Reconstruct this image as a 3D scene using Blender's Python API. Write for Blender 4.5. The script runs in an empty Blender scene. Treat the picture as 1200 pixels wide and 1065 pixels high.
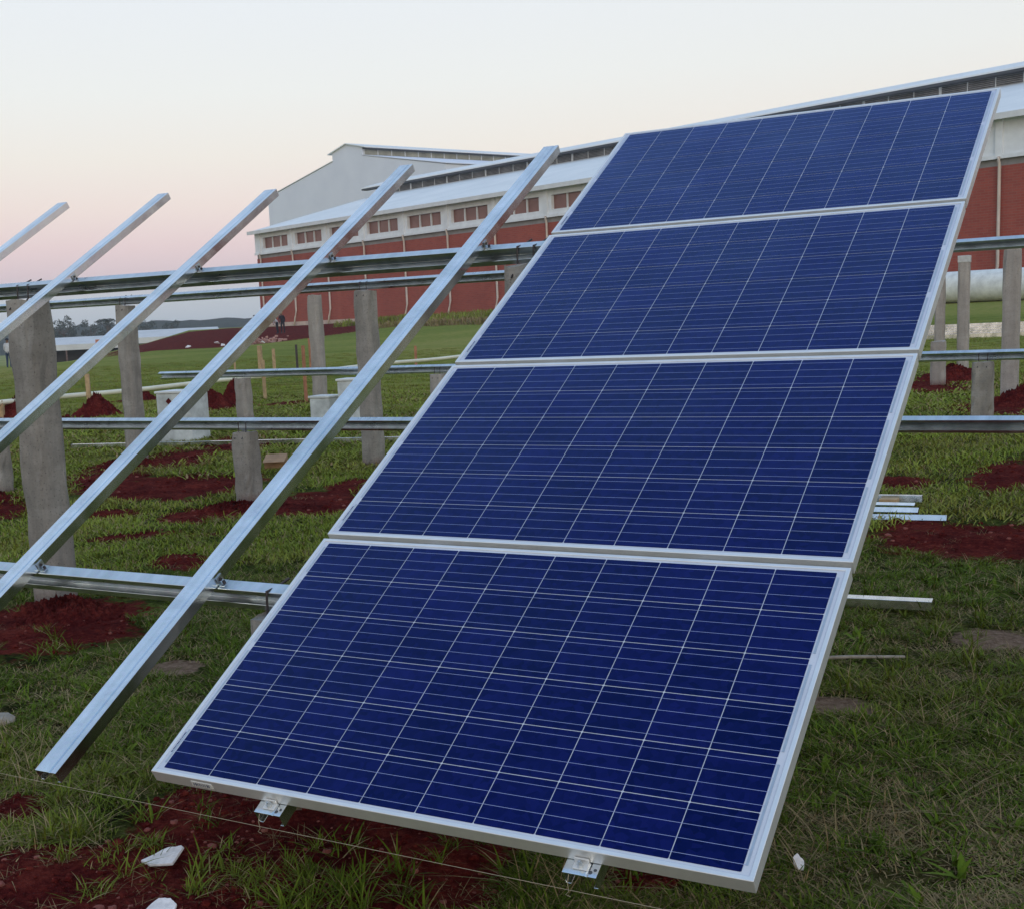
import bpy, bmesh, math, random
import numpy as np
from mathutils import Vector, Matrix
R = math.radians
rng = np.random.default_rng(7)
random.seed(7)
scene = bpy.context.scene
COL = scene.collection

# ------------------------------------------------------------------ camera
cam_d = bpy.data.cameras.new('camera')
cam = bpy.data.objects.new('camera', cam_d)
COL.objects.link(cam)
cam.location = (2.38543, -2.44077, 1.17013)
cam.rotation_euler = (1.41016807, 0.0475272892, 0.533459726)
cam_d.sensor_width = 36.0
cam_d.sensor_fit = 'HORIZONTAL'
cam_d.lens = 1500.49 / 1200 * 36
cam_d.shift_x = (600 - 504.15) / 1200
cam_d.shift_y = (615.92 - 532.5) / 1200
cam_d.clip_start = 0.05
cam_d.clip_end = 6000
scene.camera = cam
CAM = np.array(cam.location)

# ------------------------------------------------------------------ world
SUN_EL, SUN_AZ = R(14), math.atan2(0.62, -0.78)      # azimuth from +Y towards +X
w = bpy.data.worlds.new('World'); scene.world = w
w.use_nodes = True
nt = w.node_tree; nt.nodes.clear()
N = nt.nodes.new; L = nt.links.new
tc = N('ShaderNodeTexCoord'); sep = N('ShaderNodeSeparateXYZ'); L(tc.outputs['Generated'], sep.inputs[0])
def srgb(r, g, b):
    f = lambda c: (c/255/12.92 if c/255 <= .04045 else ((c/255+.055)/1.055)**2.4)
    return (f(r), f(g), f(b), 1)
mr = N('ShaderNodeMapRange'); mr.inputs[1].default_value = -0.02; mr.inputs[2].default_value = 1.0
L(sep.outputs['Z'], mr.inputs[0])
ramp = N('ShaderNodeValToRGB'); L(mr.outputs[0], ramp.inputs[0])
stops = [(-0.02, (150, 165, 185)), (0.005, (172, 186, 203)), (0.026, (188, 195, 208)), (0.042, (211, 182, 196)),
         (0.062, (224, 190, 196)), (0.09, (232, 207, 200)), (0.125, (233, 220, 208)), (0.17, (231, 227, 220)),
         (0.25, (227, 228, 229)), (0.45, (204, 220, 239)), (0.75, (172, 199, 233)), (1.0, (150, 184, 226))]
el = ramp.color_ramp.elements
while len(el) < len(stops): el.new(0.5)
for e_, (z, c) in zip(el, stops):
    e_.position = (z + .02) / 1.02; e_.color = srgb(*c)
sky = N('ShaderNodeTexSky'); sky.sky_type = 'NISHITA'; sky.sun_disc = False
sky.sun_elevation = SUN_EL; sky.sun_rotation = SUN_AZ
bg1 = N('ShaderNodeBackground'); bg1.inputs[1].default_value = 1.0; L(ramp.outputs[0], bg1.inputs[0])
bg2 = N('ShaderNodeBackground'); bg2.inputs[1].default_value = 0.03; L(sky.outputs[0], bg2.inputs[0])
add = N('ShaderNodeAddShader'); L(bg1.outputs[0], add.inputs[0]); L(bg2.outputs[0], add.inputs[1])
wo = N('ShaderNodeOutputWorld'); L(add.outputs[0], wo.inputs[0])

# ------------------------------------------------------------------ sun
sd = bpy.data.lights.new('sun', 'SUN'); sd.energy = 0.5; sd.angle = R(30); sd.color = (1.0, .93, .87)
so = bpy.data.objects.new('sun', sd); COL.objects.link(so)
dirv = Vector((math.sin(SUN_AZ)*math.cos(SUN_EL), math.cos(SUN_AZ)*math.cos(SUN_EL), math.sin(SUN_EL)))
so.rotation_euler = dirv.to_track_quat('Z', 'Y').to_euler()
so.location = (20, -30, 30)
vs = scene.view_settings
vs.view_transform = 'Standard'; vs.look = 'None'; vs.gamma = 1.0; vs.exposure = 0.0; vs.use_curve_mapping = False

# ------------------------------------------------------------------ materials
def new_mat(name):
    m = bpy.data.materials.new(name); m.use_nodes = True
    return m, m.node_tree, m.node_tree.nodes['Principled BSDF']
def noise(nt, scale, detail=5, rough=.55, coord=None, vec=None, dist=0):
    n = nt.nodes.new('ShaderNodeTexNoise'); n.inputs['Scale'].default_value = scale
    n.inputs['Detail'].default_value = detail; n.inputs['Roughness'].default_value = rough
    n.inputs['Distortion'].default_value = dist
    if coord is not None:
        if vec is not None:
            mp = nt.nodes.new('ShaderNodeMapping'); mp.inputs['Scale'].default_value = vec
            nt.links.new(coord, mp.inputs[0]); nt.links.new(mp.outputs[0], n.inputs['Vector'])
        else: nt.links.new(coord, n.inputs['Vector'])
    return n.outputs['Fac']
def objco(nt): return nt.nodes.new('ShaderNodeTexCoord').outputs['Object']
def poso(nt): return nt.nodes.new('ShaderNodeNewGeometry').outputs['Position']
def cramp(nt, fac, *st):
    r = nt.nodes.new('ShaderNodeValToRGB'); nt.links.new(fac, r.inputs[0])
    e = r.color_ramp.elements
    while len(e) < len(st): e.new(.5)
    for x, (p, c) in zip(e, st): x.position = p; x.color = (*c[:3], 1)
    return r.outputs[0]
def mixc(nt, fac, a, b, mode='MIX'):
    m = nt.nodes.new('ShaderNodeMix'); m.data_type = 'RGBA'; m.blend_type = mode
    for s, v in ((m.inputs['Factor'], fac), (m.inputs['A'], a), (m.inputs['B'], b)):
        if hasattr(v, 'is_linked'): nt.links.new(v, s)
        else: s.default_value = v if not isinstance(v, tuple) else (*v[:3], 1)
    return m.outputs['Result']
def math_(nt, op, a, b=None, clamp=False):
    m = nt.nodes.new('ShaderNodeMath'); m.operation = op; m.use_clamp = clamp
    for i, v in enumerate((a, b)):
        if v is None: continue
        if hasattr(v, 'is_linked'): nt.links.new(v, m.inputs[i])
        else: m.inputs[i].default_value = v
    return m.outputs[0]
def bump(nt, bs, h, strength=.3, dist=.01):
    b = nt.nodes.new('ShaderNodeBump'); b.inputs['Strength'].default_value = strength; b.inputs['Distance'].default_value = dist
    nt.links.new(h, b.inputs['Height']); nt.links.new(b.outputs[0], bs.inputs['Normal'])
def simple(name, col, rough=.7, metal=0, var=.25, scale=6, bmp=0):
    m, t, b = new_mat(name)
    f = noise(t, scale, 6, .6, objco(t))
    lo = tuple(c*(1-var) for c in col); hi = tuple(min(1, c*(1+var)) for c in col)
    t.links.new(cramp(t, f, (.3, lo), (.7, hi)), b.inputs['Base Color'])
    b.inputs['Roughness'].default_value = rough; b.inputs['Metallic'].default_value = metal
    if bmp: bump(t, b, f, bmp, .01)
    return m
M = {}
# galvanised steel: spangle, streaks and a few dull smudges
def galv(name, lo, hi, r0, r1):
    m, t, b = new_mat(name); co = objco(t)
    v = t.nodes.new('ShaderNodeTexVoronoi'); v.inputs['Scale'].default_value = 90; t.links.new(co, v.inputs['Vector'])
    s = noise(t, 3.5, 6, .65, co, (1, 1, 1), .6)
    st = noise(t, 18, 3, .5, co, (1, .06, 1))
    f = math_(t, 'ADD', math_(t, 'MULTIPLY', s, .62), math_(t, 'MULTIPLY', st, .38))
    c = cramp(t, f, (.33, lo), (.62, hi))
    sp = math_(t, 'MULTIPLY', v.outputs['Distance'], 6)
    c2 = mixc(t, .04, c, v.outputs['Color'], 'OVERLAY')
    t.links.new(c2, b.inputs['Base Color']); b.inputs['Metallic'].default_value = 1
    mrn = t.nodes.new('ShaderNodeMapRange'); mrn.inputs[1].default_value = .3; mrn.inputs[2].default_value = .7
    mrn.inputs[3].default_value = r0; mrn.inputs[4].default_value = r1
    t.links.new(s, mrn.inputs[0]); t.links.new(mrn.outputs[0], b.inputs['Roughness'])
    bump(t, b, s, .02, .02)
    return m
M['galv'] = galv('galvanised_steel', (.48, .53, .56), (.84, .87, .89), .12, .27)
M['galv_dull'] = galv('weathered_galvanised_steel', (.40, .44, .46), (.66, .71, .74), .22, .42)
M['alu'] = simple('anodised_aluminium', (.76, .765, .755), .4, .6, .06, 14)
M['bolt'] = simple('zinc_bolt', (.55, .56, .55), .35, .9, .15, 60)
M['rod'] = simple('rusty_wire', (.06, .05, .05), .6, .5, .3, 60)
M['string'] = simple('nylon_string', (.36, .30, .2), .7, 0, .2, 30)
# panel
m, t, b = new_mat('polycrystalline_cells'); co = objco(t)
v = t.nodes.new('ShaderNodeTexVoronoi'); v.inputs['Scale'].default_value = 55; t.links.new(co, v.inputs['Vector'])
vs_ = t.nodes.new('ShaderNodeSeparateColor'); t.links.new(v.outputs['Color'], vs_.inputs[0])
c = cramp(t, vs_.outputs[0], (.0, (.0014, .0055, .048)), (1, (.0072, .0125, .110)))
at = t.nodes.new('ShaderNodeAttribute'); at.attribute_name = 'cell'
c = mixc(t, .5, c, cramp(t, at.outputs['Fac'], (0, (.0018, .0065, .055)), (1, (.0062, .011, .098))))
t.links.new(c, b.inputs['Base Color']); b.inputs['Roughness'].default_value = .5; b.inputs['Specular IOR Level'].default_value = 0
def ar_glass(t, b, k=.69):
    # blue anti-reflective glass: almost nothing face on, a violet-blue sheen at a grazing angle
    lw = t.nodes.new('ShaderNodeLayerWeight'); lw.inputs['Blend'].default_value = .5
    dn = noise(t, 2.3, 7, .65, objco(t)); dmod = math_(t, 'ADD', math_(t, 'MULTIPLY', dn, .9), .55)
    f = math_(t, 'MULTIPLY', math_(t, 'MULTIPLY', math_(t, 'POWER', lw.outputs['Facing'], 3.3), k), dmod, True)
    gl = t.nodes.new('ShaderNodeBsdfGlossy'); gl.inputs['Color'].default_value = (.44, .60, 1, 1); gl.inputs['Roughness'].default_value = .05
    mx = t.nodes.new('ShaderNodeMixShader'); t.links.new(f, mx.inputs[0]); t.links.new(b.outputs[0], mx.inputs[1]); t.links.new(gl.outputs[0], mx.inputs[2])
    t.links.new(mx.outputs[0], t.nodes['Material Output'].inputs['Surface'])
ar_glass(t, b)
dust = noise(t, 7, 6, .7, co); M['cell'] = m
m, t, b = new_mat('white_backsheet'); b.inputs['Roughness'].default_value = .5; b.inputs['Specular IOR Level'].default_value = 0; co = objco(t)
t.links.new(cramp(t, noise(t, 5, 5, .6, co), (.3, (.53, .56, .62)), (.7, (.61, .64, .70))), b.inputs['Base Color']); ar_glass(t, b); M['sheet'] = m
m, t, b = new_mat('tinned_busbar'); b.inputs['Base Color'].default_value = (.36, .42, .68, 1); b.inputs['Roughness'].default_value = .5; b.inputs['Specular IOR Level'].default_value = 0
ar_glass(t, b); M['busbar'] = m
M['ribbon'] = simple('solder_ribbon', (.45, .5, .55), .3, .6, .1, 20)
M['ink'] = simple('printed_ink', (.03, .04, .12), .6)
M['sticker'] = simple('sticker_paper', (.6, .6, .58), .6)
M['black'] = simple('black_plastic', (.012, .012, .013), .5)
# concrete
def conc(name, lo, mid, hi):
    m, t, b = new_mat(name); co = poso(t)
    a = noise(t, 5, 8, .65, co); s = noise(t, 9, 6, .6, co, (1, 1, .12)); g = noise(t, 70, 3, .6, co)
    f = math_(t, 'ADD', math_(t, 'MULTIPLY', a, .5), math_(t, 'MULTIPLY', s, .5))
    c = cramp(t, f, (.34, lo), (.5, mid), (.66, hi))
    c = mixc(t, cramp(t, g, (.56, (0, 0, 0)), (.72, (.5, .5, .5))), c, tuple(x*.55 for x in lo))
    fm = noise(t, 1, 2, .5, co, (3, 3, 26)); c = mixc(t, cramp(t, fm, (.52, (0, 0, 0)), (.7, (.22, .22, .22))), c, lo)
    ft = t.nodes.new('ShaderNodeAttribute'); ft.attribute_name = 'foot'
    sp = math_(t, 'ADD', math_(t, 'MULTIPLY', ft.outputs['Fac'], -4.5), math_(t, 'ADD', math_(t, 'MULTIPLY', a, .9), math_(t, 'MULTIPLY', g, .5)))
    c = mixc(t, cramp(t, sp, (.25, (0, 0, 0)), (.75, (.8, .8, .8))), c, (.10, .028, .022))
    pit = t.nodes.new('ShaderNodeTexVoronoi'); pit.inputs['Scale'].default_value = 38; t.links.new(co, pit.inputs['Vector'])
    pf = cramp(t, pit.outputs['Distance'], (.10, (1, 1, 1)), (.16, (0, 0, 0))); c = mixc(t, math_(t, 'MULTIPLY', pf, .6), c, tuple(x*.35 for x in lo))
    t.links.new(c, b.inputs['Base Color']); b.inputs['Roughness'].default_value = .9
    bump(t, b, math_(t, 'SUBTRACT', math_(t, 'ADD', g, math_(t, 'MULTIPLY', a, .8)), math_(t, 'MULTIPLY', pf, .6)), .6, .007)
    return m
M['conc'] = conc('cast_concrete', (.16, .148, .130), (.26, .240, .212), (.38, .355, .315))
M['conc_light'] = conc('fresh_concrete', (.24, .215, .19), (.32, .29, .26), (.42, .38, .34))
M['plaster'] = simple('white_mortar', (.5, .5, .48), .9, 0, .15, 20, .2)
# building
m, t, b = new_mat('red_brick'); co = objco(t)
bt = t.nodes.new('ShaderNodeTexBrick'); bt.inputs['Scale'].default_value = 1; bt.inputs['Brick Width'].default_value = .5; bt.inputs['Row Height'].default_value = .16
bt.inputs['Mortar Size'].default_value = .018
bt.inputs['Color1'].default_value = (.38, .075, .045, 1); bt.inputs['Color2'].default_value = (.30, .055, .035, 1); bt.inputs['Mortar'].default_value = (.30, .11, .085, 1)
mp = t.nodes.new('ShaderNodeMapping'); mp.inputs['Rotation'].default_value = (R(90), 0, 0)
t.links.new(co, mp.inputs[0]); t.links.new(mp.outputs[0], bt.inputs['Vector'])
ns = noise(t, .35, 7, .65, co); ns2 = noise(t, 1.2, 6, .6, co, (1, 1, .15))
c = mixc(t, cramp(t, ns, (.35, (0, 0, 0)), (.7, (.45, .45, .45))), bt.outputs['Color'], (.20, .05, .04))
c = mixc(t, cramp(t, ns2, (.5, (0, 0, 0)), (.8, (.35, .35, .35))), c, (.40, .13, .09))
t.links.new(c, b.inputs['Base Color']); b.inputs['Roughness'].default_value = .9; M['brick'] = m
M['render'] = simple('pale_grey_render', (.74, .77, .79), .85, 0, .10, 1.1)
M['grey_beam_shade'] = simple('grey_concrete_and_shade', (.26, .25, .24), .9, 0, .2, 1.0)
M['plinth'] = simple('pale_plinth', (.52, .40, .34), .9, 0, .2, 1.5)
def sheet_metal(name, lo, hi, axis, freq):
    m, t, b = new_mat(name); co = objco(t)
    f = noise(t, .25, 6, .6, co, (1, 1, 1))
    t.links.new(cramp(t, f, (.3, lo), (.7, hi)), b.inputs['Base Color'])
    wv = t.nodes.new('ShaderNodeTexWave'); wv.wave_type = 'BANDS'; wv.bands_direction = axis; wv.inputs['Scale'].default_value = freq
    t.links.new(co, wv.inputs['Vector']); bump(t, b, wv.outputs['Fac'], .35, .05)
    b.inputs['Roughness'].default_value = .55
    return m
M['roof'] = sheet_metal('white_corrugated_roof', (.70, .73, .73), (.82, .84, .83), 'X', 1.6)
M['clad'] = sheet_metal('grey_wall_cladding', (.67, .70, .77), (.74, .77, .83), 'X', 1.3)
M['trim'] = simple('white_trim', (.66, .68, .68), .6, 0, .1, 1)
M['dark'] = simple('dark_soffit', (.07, .075, .085), .8, 0, .2, 1)
M['louver'] = simple('louver_blade', (.42, .42, .43), .6, 0, .4, .6)
M['louver_pale'] = simple('translucent_louver', (.33, .33, .27), .6, 0, .35, .5)
m, t, b = new_mat('brown_window_glass'); co = poso(t)
t.links.new(cramp(t, noise(t, .5, 4, .6, co), (.3, (.17, .070, .055)), (.7, (.26, .125, .10))), b.inputs['Base Color']); b.inputs['Roughness'].default_value = .25; M['pane'] = m
M['downpipe'] = simple('cream_pipe', (.62, .53, .45), .6, 0, .12, 2)
M['white'] = simple('white_paint', (.66, .68, .66), .6, 0, .18, 3)
M['whitedirty'] = simple('dirty_white_paint', (.52, .55, .54), .7, 0, .3, 6)
M['tarp'] = simple('white_tarpaulin', (.62, .62, .62), .6, 0, .12, .3)
M['orange'] = simple('orange_panel', (.55, .20, .10), .7, 0, .2, 1)
M['wood'] = simple('raw_timber', (.42, .29, .16), .85, 0, .3, 9)
M['wood_red'] = simple('reddish_timber', (.38, .17, .09), .85, 0, .3, 9)
M['pvc'] = simple('pale_pipe_plastic', (.70, .68, .55), .55, 0, .12, 2)
M['foam'] = simple('white_foam', (.74, .71, .70), .85, 0, .18, 45, .5)
M['stone'] = simple('grey_stone', (.30, .27, .23), .9, 0, .3, 25, .4)
M['carton'] = simple('brown_cardboard', (.33, .2, .11), .85, 0, .25, 9)
M['rubble'] = simple('pink_brick_rubble', (.42, .24, .2), .9, 0, .4, 2)
M['bark'] = simple('tree_bark', (.09, .065, .05), .9, 0, .3, 3)
M['leaf'] = simple('dark_tree_leaves', (.030, .045, .030), .7, 0, .5, .6)
M['skin'] = simple('skin', (.16, .09, .06), .6); M['navy'] = simple('dark_blue_cloth', (.02, .022, .035), .9, 0, .3, 9)
M['cap'] = simple('tan_cap', (.5, .36, .2), .8); M['paleshirt'] = simple('pale_shirt', (.5, .5, .52), .85, 0, .1, 9)
M['jeans'] = simple('blue_jeans', (.03, .05, .10), .9, 0, .3, 9)
# soil for heaps
def soil_nodes(t, co):
    a = noise(t, 4, 9, .7, co); g = noise(t, 38, 5, .7, co)
    f = math_(t, 'ADD', math_(t, 'MULTIPLY', a, .5), math_(t, 'MULTIPLY', g, .5))
    c = cramp(t, f, (.36, (.036, .0054, .0062)), (.5, (.110, .0150, .0135)), (.64, (.22, .042, .029)))
    return c, math_(t, 'ADD', g, math_(t, 'MULTIPLY', a, .6))
m, t, b = new_mat('red_soil'); co = poso(t); c, h = soil_nodes(t, co)
t.links.new(c, b.inputs['Base Color']); b.inputs['Roughness'].default_value = .95; b.inputs['Specular IOR Level'].default_value = .03; bump(t, b, h, 1, .03); M['soil'] = m
M['soil_dry'] = simple('dry_soil_crumb', (.21, .060, .045), .95, 0, .3, 30)
# ground
m, t, b = new_mat('ground'); co = poso(t)
sc_, sh = soil_nodes(t, co)
g1 = noise(t, .55, 6, .6, co); g2 = noise(t, 3.2, 8, .68, co); g3 = noise(t, 30, 6, .7, co); g4 = noise(t, .06, 4, .55, co)
f = math_(t, 'ADD', math_(t, 'MULTIPLY', g2, .55), math_(t, 'MULTIPLY', g3, .45))
green = cramp(t, f, (.40, (.009, .014, .003)), (.5, (.050, .070, .012)), (.60, (.125, .16, .028)))
dry = cramp(t, f, (.40, (.014, .010, .005)), (.5, (.065, .046, .020)), (.61, (.18, .13, .06)))
ad = t.nodes.new('ShaderNodeAttribute'); ad.attribute_name = 'dry'
df = math_(t, 'ADD', ad.outputs['Fac'], math_(t, 'MULTIPLY', math_(t, 'SUBTRACT', g1, .5), 1.6), True)
gr = mixc(t, df, green, dry)
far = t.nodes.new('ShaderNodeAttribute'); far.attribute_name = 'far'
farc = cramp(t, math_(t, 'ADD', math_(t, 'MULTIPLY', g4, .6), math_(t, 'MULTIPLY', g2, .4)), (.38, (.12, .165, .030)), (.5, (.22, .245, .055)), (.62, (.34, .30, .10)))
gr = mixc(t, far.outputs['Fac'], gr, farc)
asn = t.nodes.new('ShaderNodeAttribute'); asn.attribute_name = 'soil'
nb = math_(t, 'ADD', math_(t, 'MULTIPLY', math_(t, 'SUBTRACT', noise(t, 5, 8, .72, co), .5), 2.1), asn.outputs['Fac'])
sf = cramp(t, nb, (.24, (0, 0, 0)), (.44, (1, 1, 1)))
cc = mixc(t, sf, gr, sc_)
asd = t.nodes.new('ShaderNodeAttribute'); asd.attribute_name = 'sand'
nd = math_(t, 'ADD', math_(t, 'MULTIPLY', math_(t, 'SUBTRACT', noise(t, 14, 6, .7, co), .5), 1.2), asd.outputs['Fac'])
cc = mixc(t, cramp(t, nd, (.45, (0, 0, 0)), (.6, (1, 1, 1))), cc, cramp(t, g3, (.35, (.17, .105, .07)), (.65, (.36, .25, .18))))
t.links.new(cc, b.inputs['Base Color']); b.inputs['Roughness'].default_value = .95; b.inputs['Specular IOR Level'].default_value = .02
bump(t, b, math_(t, 'ADD', sh, g3), 1, .035); M['ground'] = m
# grass blades
def blade_mat(name, lo, hi, dryc, dryamt):
    m, t, b = new_mat(name); co = poso(t)
    oi = t.nodes.new('ShaderNodeObjectInfo')
    c = mixc(t, oi.outputs['Random'], lo, hi)
    k = math_(t, 'ADD', math_(t, 'MULTIPLY', math_(t, 'SUBTRACT', noise(t, .8, 5, .62, co), .5), 3.4), dryamt, True)
    vv = cramp(t, noise(t, .45, 4, .6, co), (.36, (.72, .72, .72)), (.62, (1.0, 1.0, 1.0)))
    c = mixc(t, k, c, dryc)
    c = mixc(t, cramp(t, noise(t, 45, 2, .5, co), (.3, (0, 0, 0)), (.75, (.6, .6, .6))), c, tuple(x*1.7 for x in hi))
    c = mixc(t, 1.0, c, vv, 'MULTIPLY')
    t.links.new(c, b.inputs['Base Color']); b.inputs['Roughness'].default_value = .7; b.inputs['Specular IOR Level'].default_value = .05
    return m
M['blade'] = blade_mat('grass_blade', (.030, .056, .006), (.105, .160, .015), (.165, .145, .034), .16)
M['blade_dry'] = blade_mat('straw_blade', (.14, .098, .040), (.33, .25, .13), (.22, .16, .08), .5)
M['weed'] = blade_mat('weed_leaf', (.115, .160, .018), (.21, .255, .036), (.26, .225, .06), .20)

# ------------------------------------------------------------------ mesh helpers
class MB:
    def __init__(s): s.v = []; s.f = []; s.mi = []
    def add(s, vs_, fs, mi=0):
        o = len(s.v); s.v += [tuple(map(float, p)) for p in vs_]
        s.f += [tuple(i + o for i in q) for q in fs]; s.mi += [mi]*len(fs)
    def box(s, x0, y0, z0, x1, y1, z1, mi=0, T=None):
        p = [(x0,y0,z0),(x1,y0,z0),(x1,y1,z0),(x0,y1,z0),(x0,y0,z1),(x1,y0,z1),(x1,y1,z1),(x0,y1,z1)]
        if T is not None: p = [tuple(T @ Vector(q)) for q in p]
        s.add(p, [(0,3,2,1),(4,5,6,7),(0,1,5,4),(1,2,6,5),(2,3,7,6),(3,0,4,7)], mi)
    def quad(s, a, b, c, d, mi=0): s.add([a, b, c, d], [(0, 1, 2, 3)], mi)
    def tube(s, pts, r, n=8, mi=0, cap=True):
        pts = [Vector(p) for p in pts]; rs = r if isinstance(r, (list, tuple)) else [r]*len(pts)
        vs_ = []; up = Vector((0, 0, 1))
        for i, p in enumerate(pts):
            d = (pts[min(i+1, len(pts)-1)] - pts[max(i-1, 0)]).normalized()
            a = d.cross(up)
            if a.length < .05: a = d.cross(Vector((1, 0, 0)))
            a.normalize(); bb = d.cross(a)
            for k in range(n):
                th = 2*math.pi*k/n; vs_.append(p + (a*math.cos(th) + bb*math.sin(th))*rs[i])
        fs = [(i*n+k, i*n+(k+1) % n, (i+1)*n+(k+1) % n, (i+1)*n+k) for i in range(len(pts)-1) for k in range(n)]
        if cap: fs += [tuple(range(n-1, -1, -1)), tuple((len(pts)-1)*n+k for k in range(n))]
        s.add(vs_, fs, mi)
    def prism(s, prof, axis, a0, a1, mi=0):
        # closed profile (list of 2-D points, counter-clockwise) extruded along an axis
        n = len(prof)
        put = {'x': lambda p, t: (t, p[0], p[1]), 'y': lambda p, t: (p[0], t, p[1])}[axis]
        vs_ = [put(p, a0) for p in prof] + [put(p, a1) for p in prof]
        fs = [(k, (k+1) % n, n+(k+1) % n, n+k) for k in range(n)]
        fs += [tuple(range(n-1, -1, -1)), tuple(range(n, 2*n))]
        s.add(vs_, fs, mi)
    def build(s, name, mat, parent=None, bevel=0, smooth=False, loc=None, rot=None, seg=2):
        me = bpy.data.meshes.new(name); me.from_pydata(s.v, [], s.f)
        mats = mat if isinstance(mat, (list, tuple)) else [mat]
        for q in mats: me.materials.append(q)
        if len(mats) > 1: me.polygons.foreach_set('material_index', s.mi)
        bm = bmesh.new(); bm.from_mesh(me); bmesh.ops.recalc_face_normals(bm, faces=bm.faces)
        if bevel:
            es = [e for e in bm.edges if len(e.link_faces) == 2 and e.calc_face_angle(0) > R(35)]
            bmesh.ops.bevel(bm, geom=es, offset=bevel, segments=seg, profile=.5, affect='EDGES', clamp_overlap=True)
        bm.to_mesh(me); bm.free()
        if smooth: me.polygons.foreach_set('use_smooth', [True]*len(me.polygons))
        o = bpy.data.objects.new(name, me); COL.objects.link(o)
        if parent: o.parent = parent
        if loc is not None: o.location = loc
        if rot is not None: o.rotation_euler = rot
        return o
def tag(o, label=None, cat=None, group=None, kind=None):
    for k, v_ in (('label', label), ('category', cat), ('group', group), ('kind', kind)):
        if v_: o[k] = v_
    return o
def empty(name, loc=(0, 0, 0), rot=(0, 0, 0)):
    o = bpy.data.objects.new(name, None); COL.objects.link(o); o.location = loc; o.rotation_euler = rot
    o.empty_display_size = .2
    return o

# ------------------------------------------------------------------ terrain
FD = np.array([.9367, -.3502])                 # along the factory front, towards the right
FE = np.array([.3502, .9367])                  # into the factory
FA = np.array([-89.07, 113.94]) + FD*.9        # its near left corner
GB = 1.03                                      # ground level at the factory
sm = lambda a, b_, x: (lambda q: q*q*(3-2*q))(np.clip((x-a)/(b_-a), 0, 1))
_ph = rng.uniform(0, 6.28, (24,)); _dr = rng.uniform(0, 6.28, (24,))
def fnoise(x, y, f0, n=6, seed=0, gain=.55):
    r = np.zeros_like(x); a = 1.0; tot = 0
    for i in range(n):
        k = (i*3 + seed) % 22
        for j in range(2):
            d = _dr[(k+j*5) % 24]; r += a*np.sin(f0*(math.cos(d)*x + math.sin(d)*y) + _ph[(k+j*7) % 24] + 1.7*np.sin(f0*.6*(math.cos(d+1.9)*x+math.sin(d+1.9)*y)))
        tot += 2*a; a *= gain; f0 *= 1.93
    return r/tot
def base_z(x, y):
    x = np.asarray(x, float); y = np.asarray(y, float)
    z = -.386 + .236*sm(4, 12, y)
    s = (x-FA[0])*FD[0] + (y-FA[1])*FD[1]; ww = (x-FA[0])*FE[0] + (y-FA[1])*FE[1]
    q = s + 1.96*(ww+36) - 43
    bank = sm(-36, -7, ww)*sm(-6, 14, q)
    z = z + (GB+.15)*bank
    dist = np.hypot(x-CAM[0], y-CAM[1])
    fall = np.clip(dist-60, 0, 400)*.0195 * (1-sm(-14, 4, q))
    return z - fall, s, ww, q, dist
# soil patches: x, y, half width across the view, half length along it, strength
SOIL = [(-.15,.63,.32,.24),(.31,.53,.34,.26),(-.16,.14,.34,.22),(-.28,-.05,.30,.16),(.27,.16,.34,.12),(-.5,-.08,.22,.16),(.05,-.06,.34,.13),(.62,.30,.2,.12),(-.95,.30,.09,.12),(1.12,.70,.09,.08),
 (.66,.42,.12,.14),(-2.90,2.36,.37,.50),(-7.19,7.08,.34,.8),(-6.0,6.85,.58,.62),(-4.67,5.71,.34,.36),(-4.6,4.74,.26,.16),(-4.1,4.9,.12,.12),(-3.47,4.0,.15,.25),
 (-4.01,6.31,.34,.47),(-4.17,7.12,.18,.37),(-6.95,5.56,.16,.63),(1.34,6.0,.50,.42),(.80,6.47,.16,.21),(1.2,8.25,.23,.6),(.54,13.4,.45,1.0),
 (-.87,17.3,.4,1.2),(-7.32,8.38,.34,.6),(.41,7.95,.2,.25),(-7.42,9.52,.31,.7),(-5.6,5.5,.2,.2),(-11.6,13.9,.4,.5),(-13.1,12.6,.35,.5),(-15.5,16.3,.4,.5),(-14.8,12.4,.4,.5),(-10.7,15.2,.5,.4)]
SAND = [(1.22,2.42,.15,.12),(1.65,3.72,.16,.18),(-1.67,1.92,.12,.12)]
def patch(x, y, lst):
    r = np.zeros_like(x)
    for (cx, cy, a, b_) in lst:
        d = np.array([cx-CAM[0], cy-CAM[1]]); d /= np.linalg.norm(d)
        al = (x-cx)*d[0] + (y-cy)*d[1]; ac = -(x-cx)*d[1] + (y-cy)*d[0]
        q = np.sqrt((ac/(a*1.18))**2 + (al/(b_*1.18))**2)
        r = np.maximum(r, np.clip(1.5 - q, 0, 1))
    return r
def soil_at(x, y):
    s0 = patch(x, y, SOIL)
    z, s, ww, q, dist = base_z(x, y)
    red = sm(-37, -33, ww)*(1-sm(-4.5, -3, ww))*sm(-6, 2, q)*(1-sm(46, 50, s + .55*(ww+36)*.0))
    red = np.where(s > 40, red*(1-sm(-30, -26, ww)*0), red)
    return np.maximum(s0, red)
def dry_at(x, y):
    # the trodden thatch on the right of the table and under it
    r = .12 + .0*x
    r = r + .62*np.exp(-(((x-1.95)/1.0)**2 + ((y-1.5)/1.1)**2)) + .25*np.exp(-(((x+1.3)/1.0)**2 + ((y-1.3)/1.2)**2))
    r = r + .35*np.exp(-(((x-1.7)/.9)**2 + ((y-3.4)/.7)**2)) + .3*np.exp(-(((x-1.0)/1.2)**2+((y-7.8)/1.4)**2))
    return r
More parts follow.
